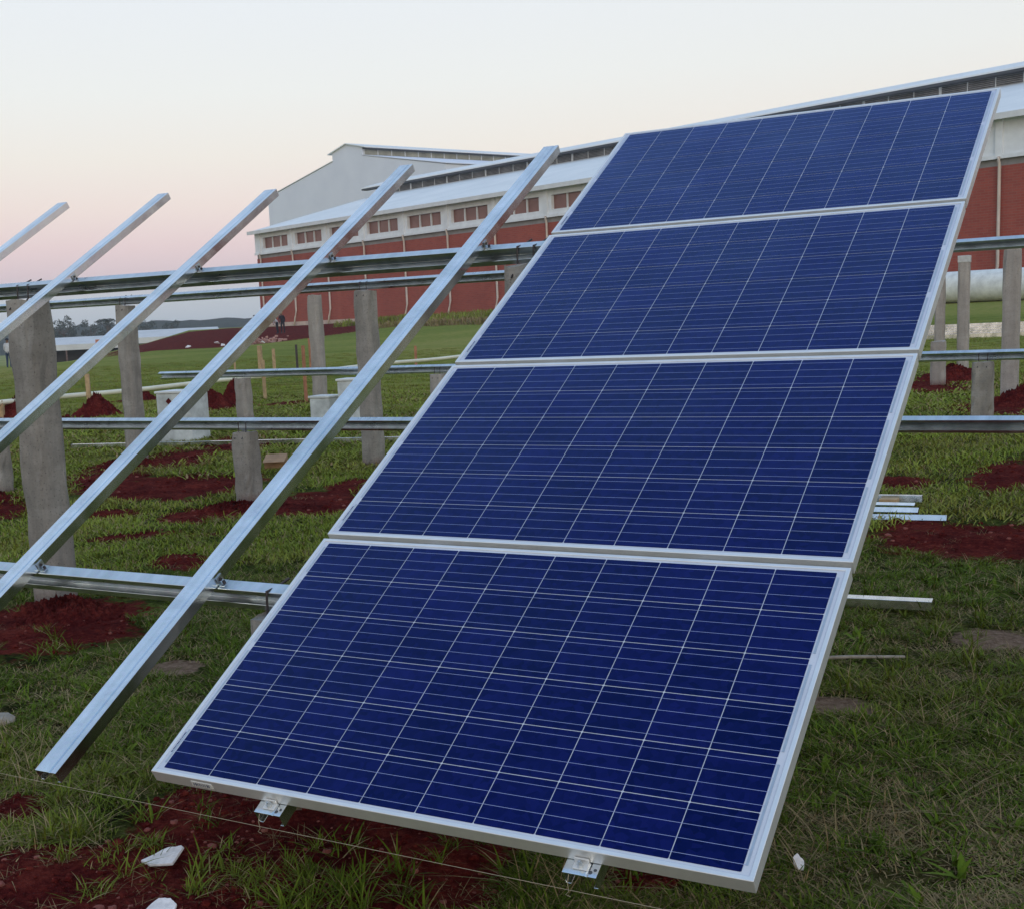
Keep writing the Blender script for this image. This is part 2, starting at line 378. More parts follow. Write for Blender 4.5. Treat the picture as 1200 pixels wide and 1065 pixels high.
def ground_z(x, y):
    x = np.asarray(x, float); y = np.asarray(y, float)
    z, s, ww, q, dist = base_z(x, y)
    so_ = patch(x, y, SOIL)
    near = 1-sm(14, 40, dist)
    return z + near*(.018*fnoise(x, y, 2.1, 4, 3) + .03*so_*(fnoise(x, y, 9, 5, 9) + .25)) + .12*sm(40, 90, dist)*fnoise(x, y, .35, 4, 5)*(1-sm(-5, -2, ww)*(s > -3))
gz1 = lambda x, y: float(ground_z(np.array([x]), np.array([y]))[0])
def axis_pts(lo, f0, f1, hi, step):
    a = list(np.arange(f0, f1+1e-6, step)); st = step; p = a[-1]; up = []
    while p < hi: st *= 1.07; p += st; up.append(min(p, hi))
    st = step; p = a[0]; dn = []
    while p > lo: st *= 1.07; p -= st; dn.append(max(p, lo))
    return np.array(dn[::-1] + a + up)
gx = axis_pts(-1500, -8.2, 3.6, 900, .05); gy = axis_pts(-60, -1.2, 9.6, 1700, .05)
X, Y = np.meshgrid(gx, gy); Z = ground_z(X, Y)
nx, ny = len(gx), len(gy)
me = bpy.data.meshes.new('ground')
co_ = np.stack([X, Y, Z], -1).reshape(-1, 3)
me.vertices.add(nx*ny); me.vertices.foreach_set('co', co_.ravel())
I = np.arange(nx*ny).reshape(ny, nx)
q4 = np.stack([I[:-1, :-1], I[:-1, 1:], I[1:, 1:], I[1:, :-1]], -1).reshape(-1, 4)
me.loops.add(q4.size); me.loops.foreach_set('vertex_index', q4.ravel())
me.polygons.add(len(q4)); me.polygons.foreach_set('loop_start', np.arange(len(q4))*4)
me.polygons.foreach_set('use_smooth', np.ones(len(q4), bool))
me.update(calc_edges=True); me.validate()
def vattr(me, name, arr):
    a = me.attributes.new(name, 'FLOAT', 'POINT'); a.data.foreach_set('value', np.asarray(arr, np.float32).ravel())
vattr(me, 'soil', soil_at(X, Y)); vattr(me, 'sand', patch(X, Y, SAND)); vattr(me, 'dry', dry_at(X, Y))
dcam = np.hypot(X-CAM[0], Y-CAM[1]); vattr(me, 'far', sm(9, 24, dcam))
me.materials.append(M['ground'])
ground = bpy.data.objects.new('ground', me); COL.objects.link(ground); ground['kind'] = 'structure'

# ------------------------------------------------------------------ the solar table
TILT = 0.517110051
Tv = Vector((0, math.cos(TILT), math.sin(TILT))); Nv = Vector((0, -math.sin(TILT), math.cos(TILT)))
PW, PH, GAP, TH = 1.65, .992, .022, .040
def tpos(u, v_, n): return Vector((u, 0, 0)) + Tv*v_ + Nv*n
cw = .1569; cg = .0021
X0 = (PW - (10*cw + 9*cg))/2; Y0 = (PH - (6*cw + 5*cg))/2
def make_panel():
    root = empty('solar_panel')
    f = MB(); lip = .0115
    prof_o = [(0, 0), (PW, 0), (PW, PH), (0, PH)]; prof_i = [(lip, lip), (PW-lip, lip), (PW-lip, PH-lip), (lip, PH-lip)]
    v0 = [(x, y, 0) for x, y in prof_o] + [(x, y, 0) for x, y in prof_i] + [(x, y, -.0035) for x, y in prof_i] + \
         [(x, y, -TH) for x, y in prof_o] + [(x*.96+PW*.02, y*.94+PH*.03, -TH) for x, y in prof_o]
    fs = []
    for k in range(4):
        j = (k+1) % 4
        fs += [(k, j, 4+j, 4+k), (4+k, 4+j, 8+j, 8+k), (12+k, 12+j, j, k), (12+k, 16+k, 16+j, 12+j)]
    f.add(v0, fs); f.build('frame', M['alu'], root, .0012, seg=1)
    s_ = MB(); s_.box(.004, .004, -.010, PW-.004, PH-.004, -.0032); s_.build('backsheet', M['sheet'], root)
    c_ = MB(); ids = []
    for i in range(10):
        for j in range(6):
            x = X0 + i*(cw+cg); y = Y0 + j*(cw+cg); k = .0022
            p = [(x+k, y), (x+cw-k, y), (x+cw, y+k), (x+cw, y+cw-k), (x+cw-k, y+cw), (x+k, y+cw), (x, y+cw-k), (x, y+k)]
            c_.add([(a, b_, -.0026) for a, b_ in p], [tuple(range(8))]); ids += [random.random()]*8
    o = c_.build('cell_grid', M['cell'], root); vattr(o.data, 'cell', ids)
    b_ = MB()
    for j in range(6):
        for q in range(4):
            y = Y0 + j*(cw+cg) + cw*(q+.5)/4
            b_.quad((X0-.004, y-.0005, -.0022), (PW-X0+.004, y-.0005, -.0022), (PW-X0+.004, y+.0005, -.0022), (X0-.004, y+.0005, -.0022))
    b_.build('busbar_lines', M['busbar'], root)
    for side in (0, 1):
        r_ = MB()
        rows = [(0, 1), (2, 3), (4, 5)] if side else [(0, 0), (1, 2), (3, 4), (5, 5)]
        xa = PW-X0+.0045 if side else X0-.0095
        for (a, c2) in rows:
            r_.box(xa, Y0+a*(cw+cg)+.018, -.0031, xa+.005, Y0+c2*(cw+cg)+cw-.018, -.0020)
        r_.build('edge_ribbon', M['ribbon'], root)
    l_ = MB()
    for k in range(16): l_.box(.0165, .075+k*.0048, -.0031, .0205, .075+k*.0048+random.uniform(.0012, .0034), -.0024)
    l_.build('serial_mark', M['ink'], root)
    j_ = MB(); j_.box(PW/2-.07, PH-.17, -.032, PW/2+.07, PH-.06, -.0105); jb = j_.build('junction_box', M['black'], root, .004)
    k_ = MB()
    for sx in (-1, 1): k_.tube([(PW/2+sx*.05, PH-.17, -.022), (PW/2+sx*.08, PH-.3, -.026), (PW/2+sx*.3, PH-.38, -.03), (PW/2+sx*.55, PH-.33, -.03)], .003, 6)
    k_.build('cable', M['black'], jb)
    return root
def copy_tree(o, parent=None):
    c_ = o.copy(); COL.objects.link(c_)
    if parent: c_.parent = parent
    for ch in list(o.children): copy_tree(ch, c_)
    return c_
P0 = make_panel()
plabels = ['lowest solar panel of the tilted column, just above the red soil and string',
           'second solar panel from the ground in the tilted column, above the lowest one',
           'third solar panel from the ground, just below the topmost panel of the column',
           'topmost solar panel of the tilted column, its upper edge against the factory roof']
for k in range(4):
    o = P0 if k == 0 else copy_tree(P0)
    o.location = tpos(0, k*(PH+GAP), 0); o.rotation_euler = (TILT, 0, 0)
    tag(o, plabels[k], 'solar panel', 'solar panels on the tilted rails')
    if k == 0:
        bottom_panel = o
st = MB(); st.box(.135, -.0015, -.030, .205, .0005, -.012, 0)
for k in range(9): st.box(.142+k*.0065, -.0022, -.0265, .142+k*.0065+random.uniform(.0015, .004), -.0014, -.016, 1)
st.build('sticker', [M['sticker'], M['ink']], bottom_panel)

# rails: a cold formed channel, web up, flanges and lips below
RT = -TH - .0015                        # top of the rails
RW, RH = .082, .041
def rail_profile():
    w2 = RW/2; t_ = .003
    out = [(-w2, -RH), (-w2, 0), (.014, 0), (.018, -.0022), (.022, 0), (w2, 0), (w2, -RH), (w2-.014, -RH), (w2-.014, -RH+t_), (w2-t_, -RH+t_), (w2-t_, -t_-.0022), (-w2+t_, -t_-.0022), (-w2+t_, -RH+t_), (-w2+.014, -RH+t_), (-w2+.014, -RH)]
    return out
FAv, RAv = .835, 3.125
def cleat(parent, v_):
    c_ = MB(); c_.box(RW/2+.001, v_-.016, -RH-.004, RW/2+.004, v_+.016, -.014); c_.box(RW/2+.001, v_-.016, -RH-.004, RW/2+.026, v_+.016, -RH)
    o = c_.build('cleat', M['galv_dull'], parent)
    b_ = MB()
    b_.tube([(RW/2+.016, v_, -RH-.010), (RW/2+.016, v_, -RH+.008)], .006, 6); b_.tube([(RW/2, v_, -.026), (RW/2+.009, v_, -.026)], .006, 6)
    b_.build('bolt', M['rod'], o)
def rail(u, du, v0, v1, label, cleats=(FAv, RAv), group='bare rails left of the solar panels', clampend=False):
    root = empty('mounting_rail', tpos(u, 0, RT), (TILT, 0, math.atan2(-du, 4.1)))
    root.rotation_euler = (Matrix.Rotation(TILT, 4, 'X') @ Matrix.Rotation(-math.atan2(du, 4.1), 4, 'Z')).to_euler()
    p = MB(); p.prism(rail_profile(), 'y', v0, v1); p.build('channel', M['galv'], root, .0012, seg=2)
    for v_ in cleats: cleat(root, v_)
    if clampend:
        c_ = MB(); y = -.013
        c_.box(-.020, y-.011, 0.0008, .016, y+.011, .004); c_.box(-.020, y+.007, .004, .016, y+.0115, TH*.4); 
        cl = c_.build('end_clamp', M['alu'], root, .0008, seg=1)
        b_ = MB(); b_.tube([(-.002, y-.002, .003), (-.002, y-.002, .012)], .0075, 6); b_.tube([(-.002, y-.002, -.03), (-.002, y-.002, .020)], .0035, 8)
        b_.build('bolt', M['bolt'], cl)
        h_ = MB(); h_.tube([(.024, v0+.012, -.0005), (.024, v0+.012, .0004)], .005, 10); h_.tube([(.033, v0+.02, -.0005), (.033, v0+.02, .0004)], .004, 10)
        h_.build('bolt_hole', M['dark'], root)
        w_ = MB(); w_.tube([(-.025, v0+.003, -.003), (-.027, v0-.012, -.02), (-.026, v0-.02, -.04), (-.034, v0-.024, -.048), (-.022, v0-.026, -.050)], .0009, 5)
        w_.build('tie_wire', M['string'], root)
    return root
rail(-.398, -.025, -.040, 4.093, 'bare galvanised rail nearest the solar panels, running from the grass to the sky')
rail(-1.238, -.026, -.05, 4.075, 'second bare galvanised rail from the panels, lower end cut by the photo edge')
rail(-2.098, .005, -.05, 3.955, 'third bare rail from the panels, its top end against the grey gable')
rail(-2.99, .005, -.05, 4.085, 'fourth bare rail from the panels, crossing in front of the thick post head')
rail(-3.88, .005, -.05, 4.135, 'fifth bare rail at the left edge, only its upper end in the picture')
for u, lb in ((.398, 'rail end with clamp and hanging wire under the left part of the lowest panel'), (1.263, 'rail end with clamp under the right part of the lowest panel')):
    rail(u, 0, -.037, 4.05, lb, group='rails hidden under the solar panels', clampend=True)
for o in bpy.data.objects:
    if o.name.startswith('mounting_rail'):
        o['category'] = 'mounting rail'
ra = sorted([o for o in bpy.data.objects if o.name.startswith('mounting_rail')], key=lambda o: o.location.x)
rl = ['fifth bare rail from the panels, only its upper end shows at the left edge', 'fourth bare rail from the panels, passing in front of the big concrete post head',
      'third bare rail from the panels, its top ending against the grey gable wall', 'second bare rail from the panels, its top end in front of the roof louvers',
      'bare galvanised rail nearest the panels, the longest one, reaching down to the grass',
      'clamped rail end with dangling wire poking out under the left of the lowest panel',
      'clamped rail end poking out under the right of the lowest panel']
for o, l_ in zip(ra, rl): tag(o, l_, 'mounting rail', 'rails of the tilted table')

# beams: C channels open to the front
BH, BW = .080, .046
def beam_profile(h=BH, w_=BW):
    t_ = .003; lp = .018
    return [(0, 0), (0, -lp), (t_, -lp), (t_, -t_), (w_-t_, -t_), (w_-t_, -h*.70), (w_-t_-.004, -h*.74), (w_-t_, -h*.78), (w_-t_, -h+t_), (t_, -h+t_), (t_, -h+lp*1.25), (0, -h+lp*1.25), (0, -h),
            (w_, -h), (w_, 0)]
def beam(x0, x1, y, z, label, mat='galv', h=BH, w_=BW, rz=0, group='galvanised cross beams'):
    p = MB(); p.prism(beam_profile(h, w_), 'x', x0, x1)
    return tag(p.build('steel_beam', M[mat], None, .001, seg=1, loc=(0, y, z), rot=(TILT, 0, 0)), label, 'beam', group)
def beam_top(v_):  # height of a beam top touching the rail undersides
    q = tpos(0, v_, RT-RH-.002); return q.y, q.z
y, z = beam_top(FAv); beam(-5.6, 1.50, y-.024, z-.014, 'low front beam of the near table, on the short post under the nearest bare rail', 'galv_dull')
y, z = beam_top(RAv); beam(-5.6, 1.50, y-.024, z-.014, 'thick high beam of the near table, resting on the big concrete post', 'galv_dull')
RAy, RAz = y-.02, z-.014
y, z = beam_top(FAv); FAy, FAz = y-.02, z-.014
beam(-13.5, 4.0, 6.2, .375, 'low beam of the second row, crossing behind the panels at half height', 'galv_dull', .098, .05)
beam(-13.5, 4.0, 8.25, 1.548, 'high beam of the second row, seen just below the near high beam', 'galv_dull', .085, .05)
beam(-10.62, 4.0, 11.7, .558, 'low beam of the third row, farthest and thinnest, its left end in the grass', 'galv_dull', .098, .05)

# concrete posts
def post(x, y, ztop, wx=.19, wy=.19, label='', mat='conc', ties=True, beam_h=BH, beam_w=BW, chip=True, cap=0, lean=0, group='concrete posts of the tables'):
    zb = gz1(x+wx/2, y+wy/2) - .35; m_ = MB()
    nz = 14; vs_ = []; n_s = 5
    rr = np.random.default_rng(int(abs(x*100)+abs(y*37)))
    ring = [(i/n_s, 0) for i in range(n_s)] + [(1, i/n_s) for i in range(n_s)] + [(1-i/n_s, 1) for i in range(n_s)] + [(0, 1-i/n_s) for i in range(n_s)]
    for k in range(nz+1):
        zz = zb + (ztop-zb)*k/nz
        for (a, b_) in ring:
            corner = (a in (0, 1)) and (b_ in (0, 1))
            j = .0022; c_ = .007 + (abs(rr.normal(0, .006)) if corner else 0)
            px = a*wx + rr.normal(0, j); py = b_*wy + rr.normal(0, j)
            if corner: px += c_*(1 if a == 0 else -1); py += c_*(1 if b_ == 0 else -1)
            if k == nz: px = wx/2+(px-wx/2)*.95; py = wy/2+(py-wy/2)*.95
            vs_.append((x+px+lean*(zz-zb), y+py, zz + (rr.normal(0, .006) if k == nz else 0)))
    n = len(ring)
    fs = [(k*n+i, k*n+(i+1) % n, (k+1)*n+(i+1) % n, (k+1)*n+i) for k in range(nz) for i in range(n)] + [tuple(nz*n+i for i in range(n))]
    m_.add(vs_, fs); o = m_.build('concrete_post', M[mat])
    vattr(o.data, 'foot', [v_.co.z - (zb+.35) for v_ in o.data.vertices])
    tag(o, label, 'post', group)
    if cap:
        c_ = MB(); c_.box(x-.004, y-.004, ztop-cap, x+wx+.004, y+wy+.004, ztop+.006); c_.build('mortar_cap', M['plaster'], o, .008)
    if ties:
        bz = ztop + beam_h; cy_ = y+wy/2-beam_w/2
        for q in (.3, .72):
            c_ = MB(); xx = x+wx*q
            c_.tube([(xx, y-.006, ztop-.05), (xx, cy_-.014, ztop+.01), (xx, cy_-.012, bz+.004), (xx+.012, cy_+beam_w*.6, bz+.012), (xx+.035, cy_+beam_w+.02, bz+.035)], .0045, 6)
            c_.build('tie_rod', M['rod'], o)
    return o
# near table
post(-3.445, RAy-.065, RAz-BH, .20, .20, 'big concrete post at the left, under the near high beam', beam_w=BW)
post(-.265, RAy-.065, RAz-BH, .19, .19, 'concrete post whose head shows between nearest bare rail and panels')
post(-.21, FAy-.065, FAz-BH, .19, .19, 'short concrete post half hidden behind the lowest panel left edge')
# second row
post(-4.735, 6.13, .375-.098, .19, .19, 'short wide concrete post under the second row low beam, left of the nearest rail')
post(-7.86, 6.13, .375-.098, .19, .19, 'short concrete post at the very left edge under the second row low beam')
post(-1.5, 6.13, .375-.098, .19, .19, 'short concrete post of the second row behind the panels')
post(-7.97, 8.18, 1.548-.085, .19, .19, 'tall concrete post between the big post and third bare rail, red soil at foot')
post(-4.77, 8.18, 1.548-.085, .19, .19, 'tall dark two-toned concrete post just left of the panels, under the second row')
post(-1.6, 8.18, 1.548-.085, .19, .19, 'tall concrete post of the second row behind the panels')
# third row
post(-9.17, 11.63, .558-.098, .19, .19, 'short pale concrete post under the left end of the third row beam', 'conc_light', False)
post(-5.99, 11.63, .558-.098, .19, .19, 'short concrete post of third row peeking out beside the panel edge', 'conc_light')
post(-2.75, 11.63, .558-.098, .19, .19, 'short concrete post of third row behind the panels', 'conc_light')
post(.43, 11.63, .558-.098, .20, .20, 'short concrete post under the third row beam right of the panels', 'conc')
post(-9.55, 14.0, 1.60, .19, .19, 'tall slim concrete post left of the dark two-toned post, carrying no beam of its own', 'conc_light', False)
post(.395, 14.2, 1.64, .19, .19, 'tallest pale concrete post at the right edge, red soil at its foot', 'conc_light', False)
# fourth row
post(-.89, 19.5, 1.73, .17, .17, 'tall pale concrete post with white mortar head, second from the right edge', 'conc_light', False, cap=.10)
post(-.935, 17.4, .48, .20, .20, 'short concrete post low beside the panel edge, behind the third row beam', 'conc_light', False)
post(-1.245, 19.6, 1.42, .15, .15, 'slim pale concrete post partly behind the panel edge, over the short one', 'conc_light', False)

# string line along the rail ends
s_ = MB(); q0 = tpos(-6, -.047, RT-.018); q1 = tpos(2.6, -.066, RT-.026)
s_.tube([q0.lerp(q1, k/20) for k in range(21)], .0007, 5)
s_.build('string_line', M['string'])
tag(bpy.data.objects['string_line'], 'thin straw coloured string stretched along the lower rail ends', 'string')

# ------------------------------------------------------------------ loose steel and site clutter
def loose_rail(a, b_, w_, h, label, mat='galv', name='loose_rail', group='loose steel rails lying on the grass', roll=0):
    a = Vector(a); b_ = Vector(b_); d = b_-a; ln = d.length
    p = MB(); t_ = .003
    prof = [(-w_/2, 0), (-w_/2, h), (w_/2, h), (w_/2, 0), (w_/2-.014, 0), (w_/2-.014, t_), (w_/2-t_, t_), (w_/2-t_, h-t_), (-w_/2+t_, h-t_), (-w_/2+t_, t_), (-w_/2+.014, t_), (-w_/2+.014, 0)]
    p.prism(prof[::-1], 'x', 0, ln)
    o = p.build(name, M[mat], None, .001, seg=1)
    o.location = a; o.rotation_euler = (d.to_track_quat('X', 'Z').to_matrix() @ Matrix.Rotation(roll, 3, 'X')).to_euler()
    return tag(o, label, 'rail', group)
loose_rail((.1, 4.00, -.365), (1.318, 4.115, -.365), .085, .045, 'loose rail in the grass right of the lowest panel, dark open end')
# stack right of the panels
gb = -.345
loose_rail((-.9, 6.33, gb), (1.0, 6.56, gb), .085, .042, 'front and longest rail of the small stack right of the second panel', roll=R(16))
loose_rail((-.9, 6.52, gb+.01), (.80, 6.68, gb+.01), .085, .06, 'second rail of the small stack right of the second panel', roll=R(14))
loose_rail((-.9, 6.70, gb+.045), (.75, 6.83, gb+.045), .06, .04, 'third rail of the small stack, slightly raised', roll=R(10))
loose_rail((-.9, 6.86, gb+.075), (.77, 7.0, gb+.075), .06, .045, 'rearmost rail of the small stack, highest and greenish blue')
b_ = MB(); b_.box(-.05, -.06, -.2, .07, .06, .105); o = b_.build('timber_block', M['wood'], None, .004, loc=(.55, 6.93, gb)); tag(o, 'pale timber block under the rear rails of the small stack', 'timber block')
loose_rail((-9.6, 8.95, gz1(-9.6, 8.95)+.01), (-4.2, 10.02, gz1(-4.2, 10.0)+.01), .06, .05, 'long thin rail lying on the ground behind the second row low beam')
for k in range(5):
    loose_rail((-9.0, 36.4+k*.55, -.15+.0*k), (4.5, 39.4+k*.55, -.15), .16, .13+.06*k, ['nearest', 'second', 'third', 'fourth', 'farthest'][k] + ' long rail of the far stack behind the right posts', 'galv')
# batter board: long pale board on stakes running away from us
b_ = MB(); pts = [(-14.86, yy, .10+.012*math.sin(yy*1.1)) for yy in np.linspace(8, 33, 26)]
for a, c2 in zip(pts[:-1], pts[1:]):
    pass
b_.tube(pts, .045, 8); o = b_.build('marker_pipe', M['pvc'], None, smooth=True); tag(o, 'long pale pipe running across the field on short stakes', 'pipe')
def stake(x, y, h, w_, mat, label, lean=0):
    zb = gz1(x, y)-.1
    b_ = MB(); T_ = Matrix.Translation((x, y, zb)) @ Matrix.Rotation(lean, 4, 'Y') @ Matrix.Rotation(random.uniform(0, 1.5), 4, 'Z')
    b_.box(-w_/2, -w_/2, 0, w_/2, w_/2, h+.1, 0, T_)
    tag(b_.build('wooden_stake', M[mat], None, .004), label, 'stake', 'wooden stakes in the field')
stake(-14.86, 12.45, .30, .07, 'wood', 'stake under the pale pipe at the left edge')
stake(-14.80, 14.4, .62, .075, 'wood', 'stake beside the soil heap right of the big post, under the pale pipe')
stake(-14.86, 19.0, .30, .06, 'wood', 'short stake carrying the pale pipe behind the second rail')
stake(-19.4, 25.3, .80, .10, 'wood', 'pale stake below the brick rubble, left of the pair')
stake(-20.4, 27.2, .66, .09, 'wood', 'pale stake right of the pair below the rubble')
stake(-20.1, 27.9, .74, .06, 'rod', 'thin dark stake right of the pale pair')
stake(-10.62, 15.3, .95, .045, 'wood_red', 'tall reddish stake left of the slim post, planted in bare soil')
stake(-12.2, 16.2, .72, .05, 'wood', 'thin pale stake under the third row beam left end')
stake(-19.6, 27.9, .9, .08, 'wood_red', 'reddish stake close to the slim post top', 0)
stake(-16.9, 29.3, .55, .07, 'wood_red', 'small reddish stake beside the nearest bare rail in the far grass')
stake(-23.4, 29.1, .95, .06, 'wood', 'thin yellowish stake over the left beam end', 0)
# white boxes
def cabinet(x, y, wx, wy, h, label, rz=.1, mark=False):
    z0 = gz1(x, y)
    root = empty('utility_box', (x, y, z0), (0, 0, rz))
    b_ = MB(); b_.box(-wx/2, -wy/2, -.1, wx/2, wy/2, h); b_.build('shell', M['whitedirty'], root, .012)
    b_ = MB(); b_.box(-wx/2-.015, -wy/2-.015, h+.002, wx/2+.015, wy/2+.015, h+.03); b_.build('lid', M['white'], root, .006)
    if mark:
        b_ = MB(); b_.box(-.03, -.0025, -.03, .03, .0025, .03); b_.build('diamond_mark', M['soil'], root, loc=(-.06, -wy/2-.004, h*.84), rot=(0, R(45), 0))
    tag(root, label, 'box', 'white boxes standing in the field')
cabinet(-8.50, 9.8, .50, .40, .60, 'white box standing in the grass behind the third rail', mark=True)
cabinet(-6.9, 11.25, .30, .30, .58, 'white box standing right of the slim post, behind the nearest rail', .15)
cabinet(-7.45, 11.4, .30, .30, .36, 'low white box squeezed between slim post and the other box', .05)
# cardboard, stones, foam
b_ = MB(); T_ = Matrix.Translation((-5.62, 7.9, gz1(-5.6, 7.9)+.05)) @ Matrix.Rotation(.5, 4, 'Z') @ Matrix.Rotation(.25, 4, 'X')
b_.box(-.11, -.09, -.08, .11, .09, .08, 0, T_); b_.box(-.11, -.17, .082, .11, -.088, .087, 0, T_); tag(b_.build('cardboard_carton', M['carton'], None, .004), 'crumpled brown carton on the ground beside the short wide post', 'carton')
def rock(name, x, y, r, mat, label, cat, sq=(1, 1, .6), seed=0, lift=.3, group=None):
    bm = bmesh.new(); bmesh.ops.create_icosphere(bm, subdivisions=3, radius=1)
    rr = np.random.default_rng(seed); ks = rr.normal(0, 1, (7, 3))
    for v_ in bm.verts:
        d = v_.co.normalized(); n_ = sum(math.sin(3*d.dot(Vector(k))+i) for i, k in enumerate(ks))/7
        v_.co = Vector((d.x*sq[0], d.y*sq[1], d.z*sq[2]))*r*(1+.28*n_)
    me_ = bpy.data.meshes.new(name); bm.to_mesh(me_); bm.free(); me_.materials.append(M[mat])
    o = bpy.data.objects.new(name, me_); COL.objects.link(o); o.location = (x, y, gz1(x, y)+r*lift); tag(o, label, cat, group); return o
rock('grey_stone', -1.76, .98, .055, 'stone', 'grey stone in the grass at the left edge', 'stone', seed=3)
def shard(x, y, pts, th, label, rz, tilt):
    rr = np.random.default_rng(int(abs(x*1000))); rag = []
    for k in range(len(pts)):
        a, c2 = np.array(pts[k]), np.array(pts[(k+1) % len(pts)])
        for q in (0, .22, .45, .7): rag.append(tuple(a+(c2-a)*q + rr.normal(0, .0013, 2)))
    pts = rag
    b_ = MB(); n = len(pts); vs_ = [(a, c2, 0) for a, c2 in pts] + [(a*.97, c2*.97, th) for a, c2 in pts]
    b_.add(vs_, [tuple(range(n-1, -1, -1)), tuple(range(n, 2*n))] + [(k, (k+1) % n, n+(k+1) % n, n+k) for k in range(n)])
    o = b_.build('foam_shard', M['foam'], None, .0015, loc=(x, y, gz1(x, y)+.022), rot=(tilt[0], tilt[1], rz)); tag(o, label, 'shard', 'white broken shards on the ground')
shard(-.193, .212, [(-.062, -.012), (-.03, -.036), (.045, -.040), (.062, .03), (.055, .042), (.01, .036)], .008, 'larger angular white shard on the grass in front of the left clamp', .42, (.30, -.10))
shard(.106, -.108, [(-.04, -.03), (.04, -.03), (.035, .015), (.01, .03), (-.025, .025)], .008, 'white shard at the bottom photo edge, half cut off', .3, (.3, .1))
shard(1.497, .935, [(-.012, .03), (-.02, .005), (.0, -.025), (.016, -.02), (.012, .01)], .006, 'small white flake in the grass right of the lowest panel corner', .2, (.5, .2))
b_ = MB(); b_.tube([(1.02, 3.0, gz1(1.05, 3.0)+.035), (1.15, 3.06, gz1(1.15, 3.06)+.04), (1.365, 3.16, gz1(1.36, 3.16)+.035)], [.009, .008, .006], 7); tag(b_.build('dry_stick', M['stone'], None, smooth=True), 'dry stick lying in the grass right of the panels', 'stick')

# soil heaps
def heap(x, y, rx, ry, h, label, seed, name='soil_heap', mat='soil', mode=1.0):
    h = h*.84; rr = np.random.default_rng(seed); n1, n2 = 60, 30; vs_ = []; ph = rr.uniform(0, 6.28, 12)
    for j in range(n2+1):
        q = j/n2
        for i in range(n1):
            a = 2*math.pi*i/n1
            out = 1 + .16*math.sin(2*a+ph[0]) + .10*math.sin(3*a+ph[1]) + .06*math.sin(7*a+ph[2]) + .03*math.sin(13*a+ph[3])
            px = x + rx*q*out*math.cos(a); py = y + ry*q*out*math.sin(a)
            pr = (1-q)**mode if mode < 1 else ((.5+.5*math.cos(math.pi*q))*.75+.25*(1-q))
            hz = h*pr*(1+.12*math.sin(3*a+ph[4]+3*q)) + .035*min(1, h*3)*math.sin(11*a*q+ph[5])*math.sin(9*q+ph[6])*(1-q) + (rr.normal(0, .014) + .03*math.sin(23*a+9*q+ph[7])*math.sin(31*q+ph[8]))*(h > .05)*(1-q*.5)
            vs_.append((px, py, 0)); vs_[-1] = (px, py, hz)
    xs = np.array([p[0] for p in vs_]); ys = np.array([p[1] for p in vs_]); zz = ground_z(xs, ys) - .02
    vs_ = [(p[0], p[1], p[2]+zz[k]) for k, p in enumerate(vs_)]
    fs = [(j*n1+i, j*n1+(i+1) % n1, (j+1)*n1+(i+1) % n1, (j+1)*n1+i) for j in range(n2) for i in range(n1)]
    b_ = MB(); b_.add(vs_, fs); o = b_.build(name, M[mat], None, smooth=True); tag(o, label, 'soil heap', 'heaps of red soil')
    return o
heap(-3.05, 2.55, .55, .42, .10, 'flat red soil heap round the foot of the big post', 1)
heap(-13.1, 12.9, .46, .42, .40, 'cone of red soil behind the big post, stake beside it', 2)
heap(-15.6, 16.6, .36, .36, .22, 'small red soil heap behind the tall post', 3)
heap(-11.7, 14.1, .48, .4, .36, 'red soil heap right of the white box', 4)
heap(-11.72, 14.75, .36, .34, .50, 'taller red soil heap right behind the heap beside the white box', 5)
heap(-14.85, 12.75, .42, .42, .36, 'red soil heap cut by the left photo edge', 6)
heap(.72, 13.7, .62, .5, .27, 'red soil heap at the foot of the tall right post', 7)
heap(-.80, 18.6, .62, .5, .26, 'red soil heap between the short and slim posts right of the panels', 8)
heap(-7.75, 7.9, .62, .42, .09, 'flat red soil round the foot of the tall post left of third rail', 9)
heap(-4.55, 5.95, .5, .35, .07, 'flat red soil round the foot of the short wide post', 10)
heap(-7.6, 5.9, .42, .32, .12, 'red soil at the foot of the left edge short post', 11)

# ------------------------------------------------------------------ factory
FROT = math.atan2(FD[1], FD[0])
def froot(name, label, cat):
    o = empty(name, (FA[0], FA[1], GB), (0, 0, FROT)); tag(o, label, cat); return o
LEN, BAY = 150.0, 6.5
EAVE, BANDB = 10.55, 7.95
fac = froot('factory_hall', 'long red brick factory hall with window band, downpipes and white roof', 'factory')
MW, RS = 17.0, .243             # monitor offset, roof slope
EZ = EAVE + .05
b_ = MB(); b_.box(0, 0, -1.5, LEN, 40, BANDB-.42); b_.build('brick_wall', M['brick'], fac)
b_ = MB(); b_.box(-.02, -.06, -1.3, LEN, 39, .42); b_.build('plinth', M['plinth'], fac)
b_ = MB(); b_.box(.02, .06, BANDB-.418, LEN-.02, 39.9, BANDB); b_.build('grey_lintel_and_shade', M['grey_beam_shade'], fac)  # concrete strip; at the right its dark colour stands in for the band's shadow
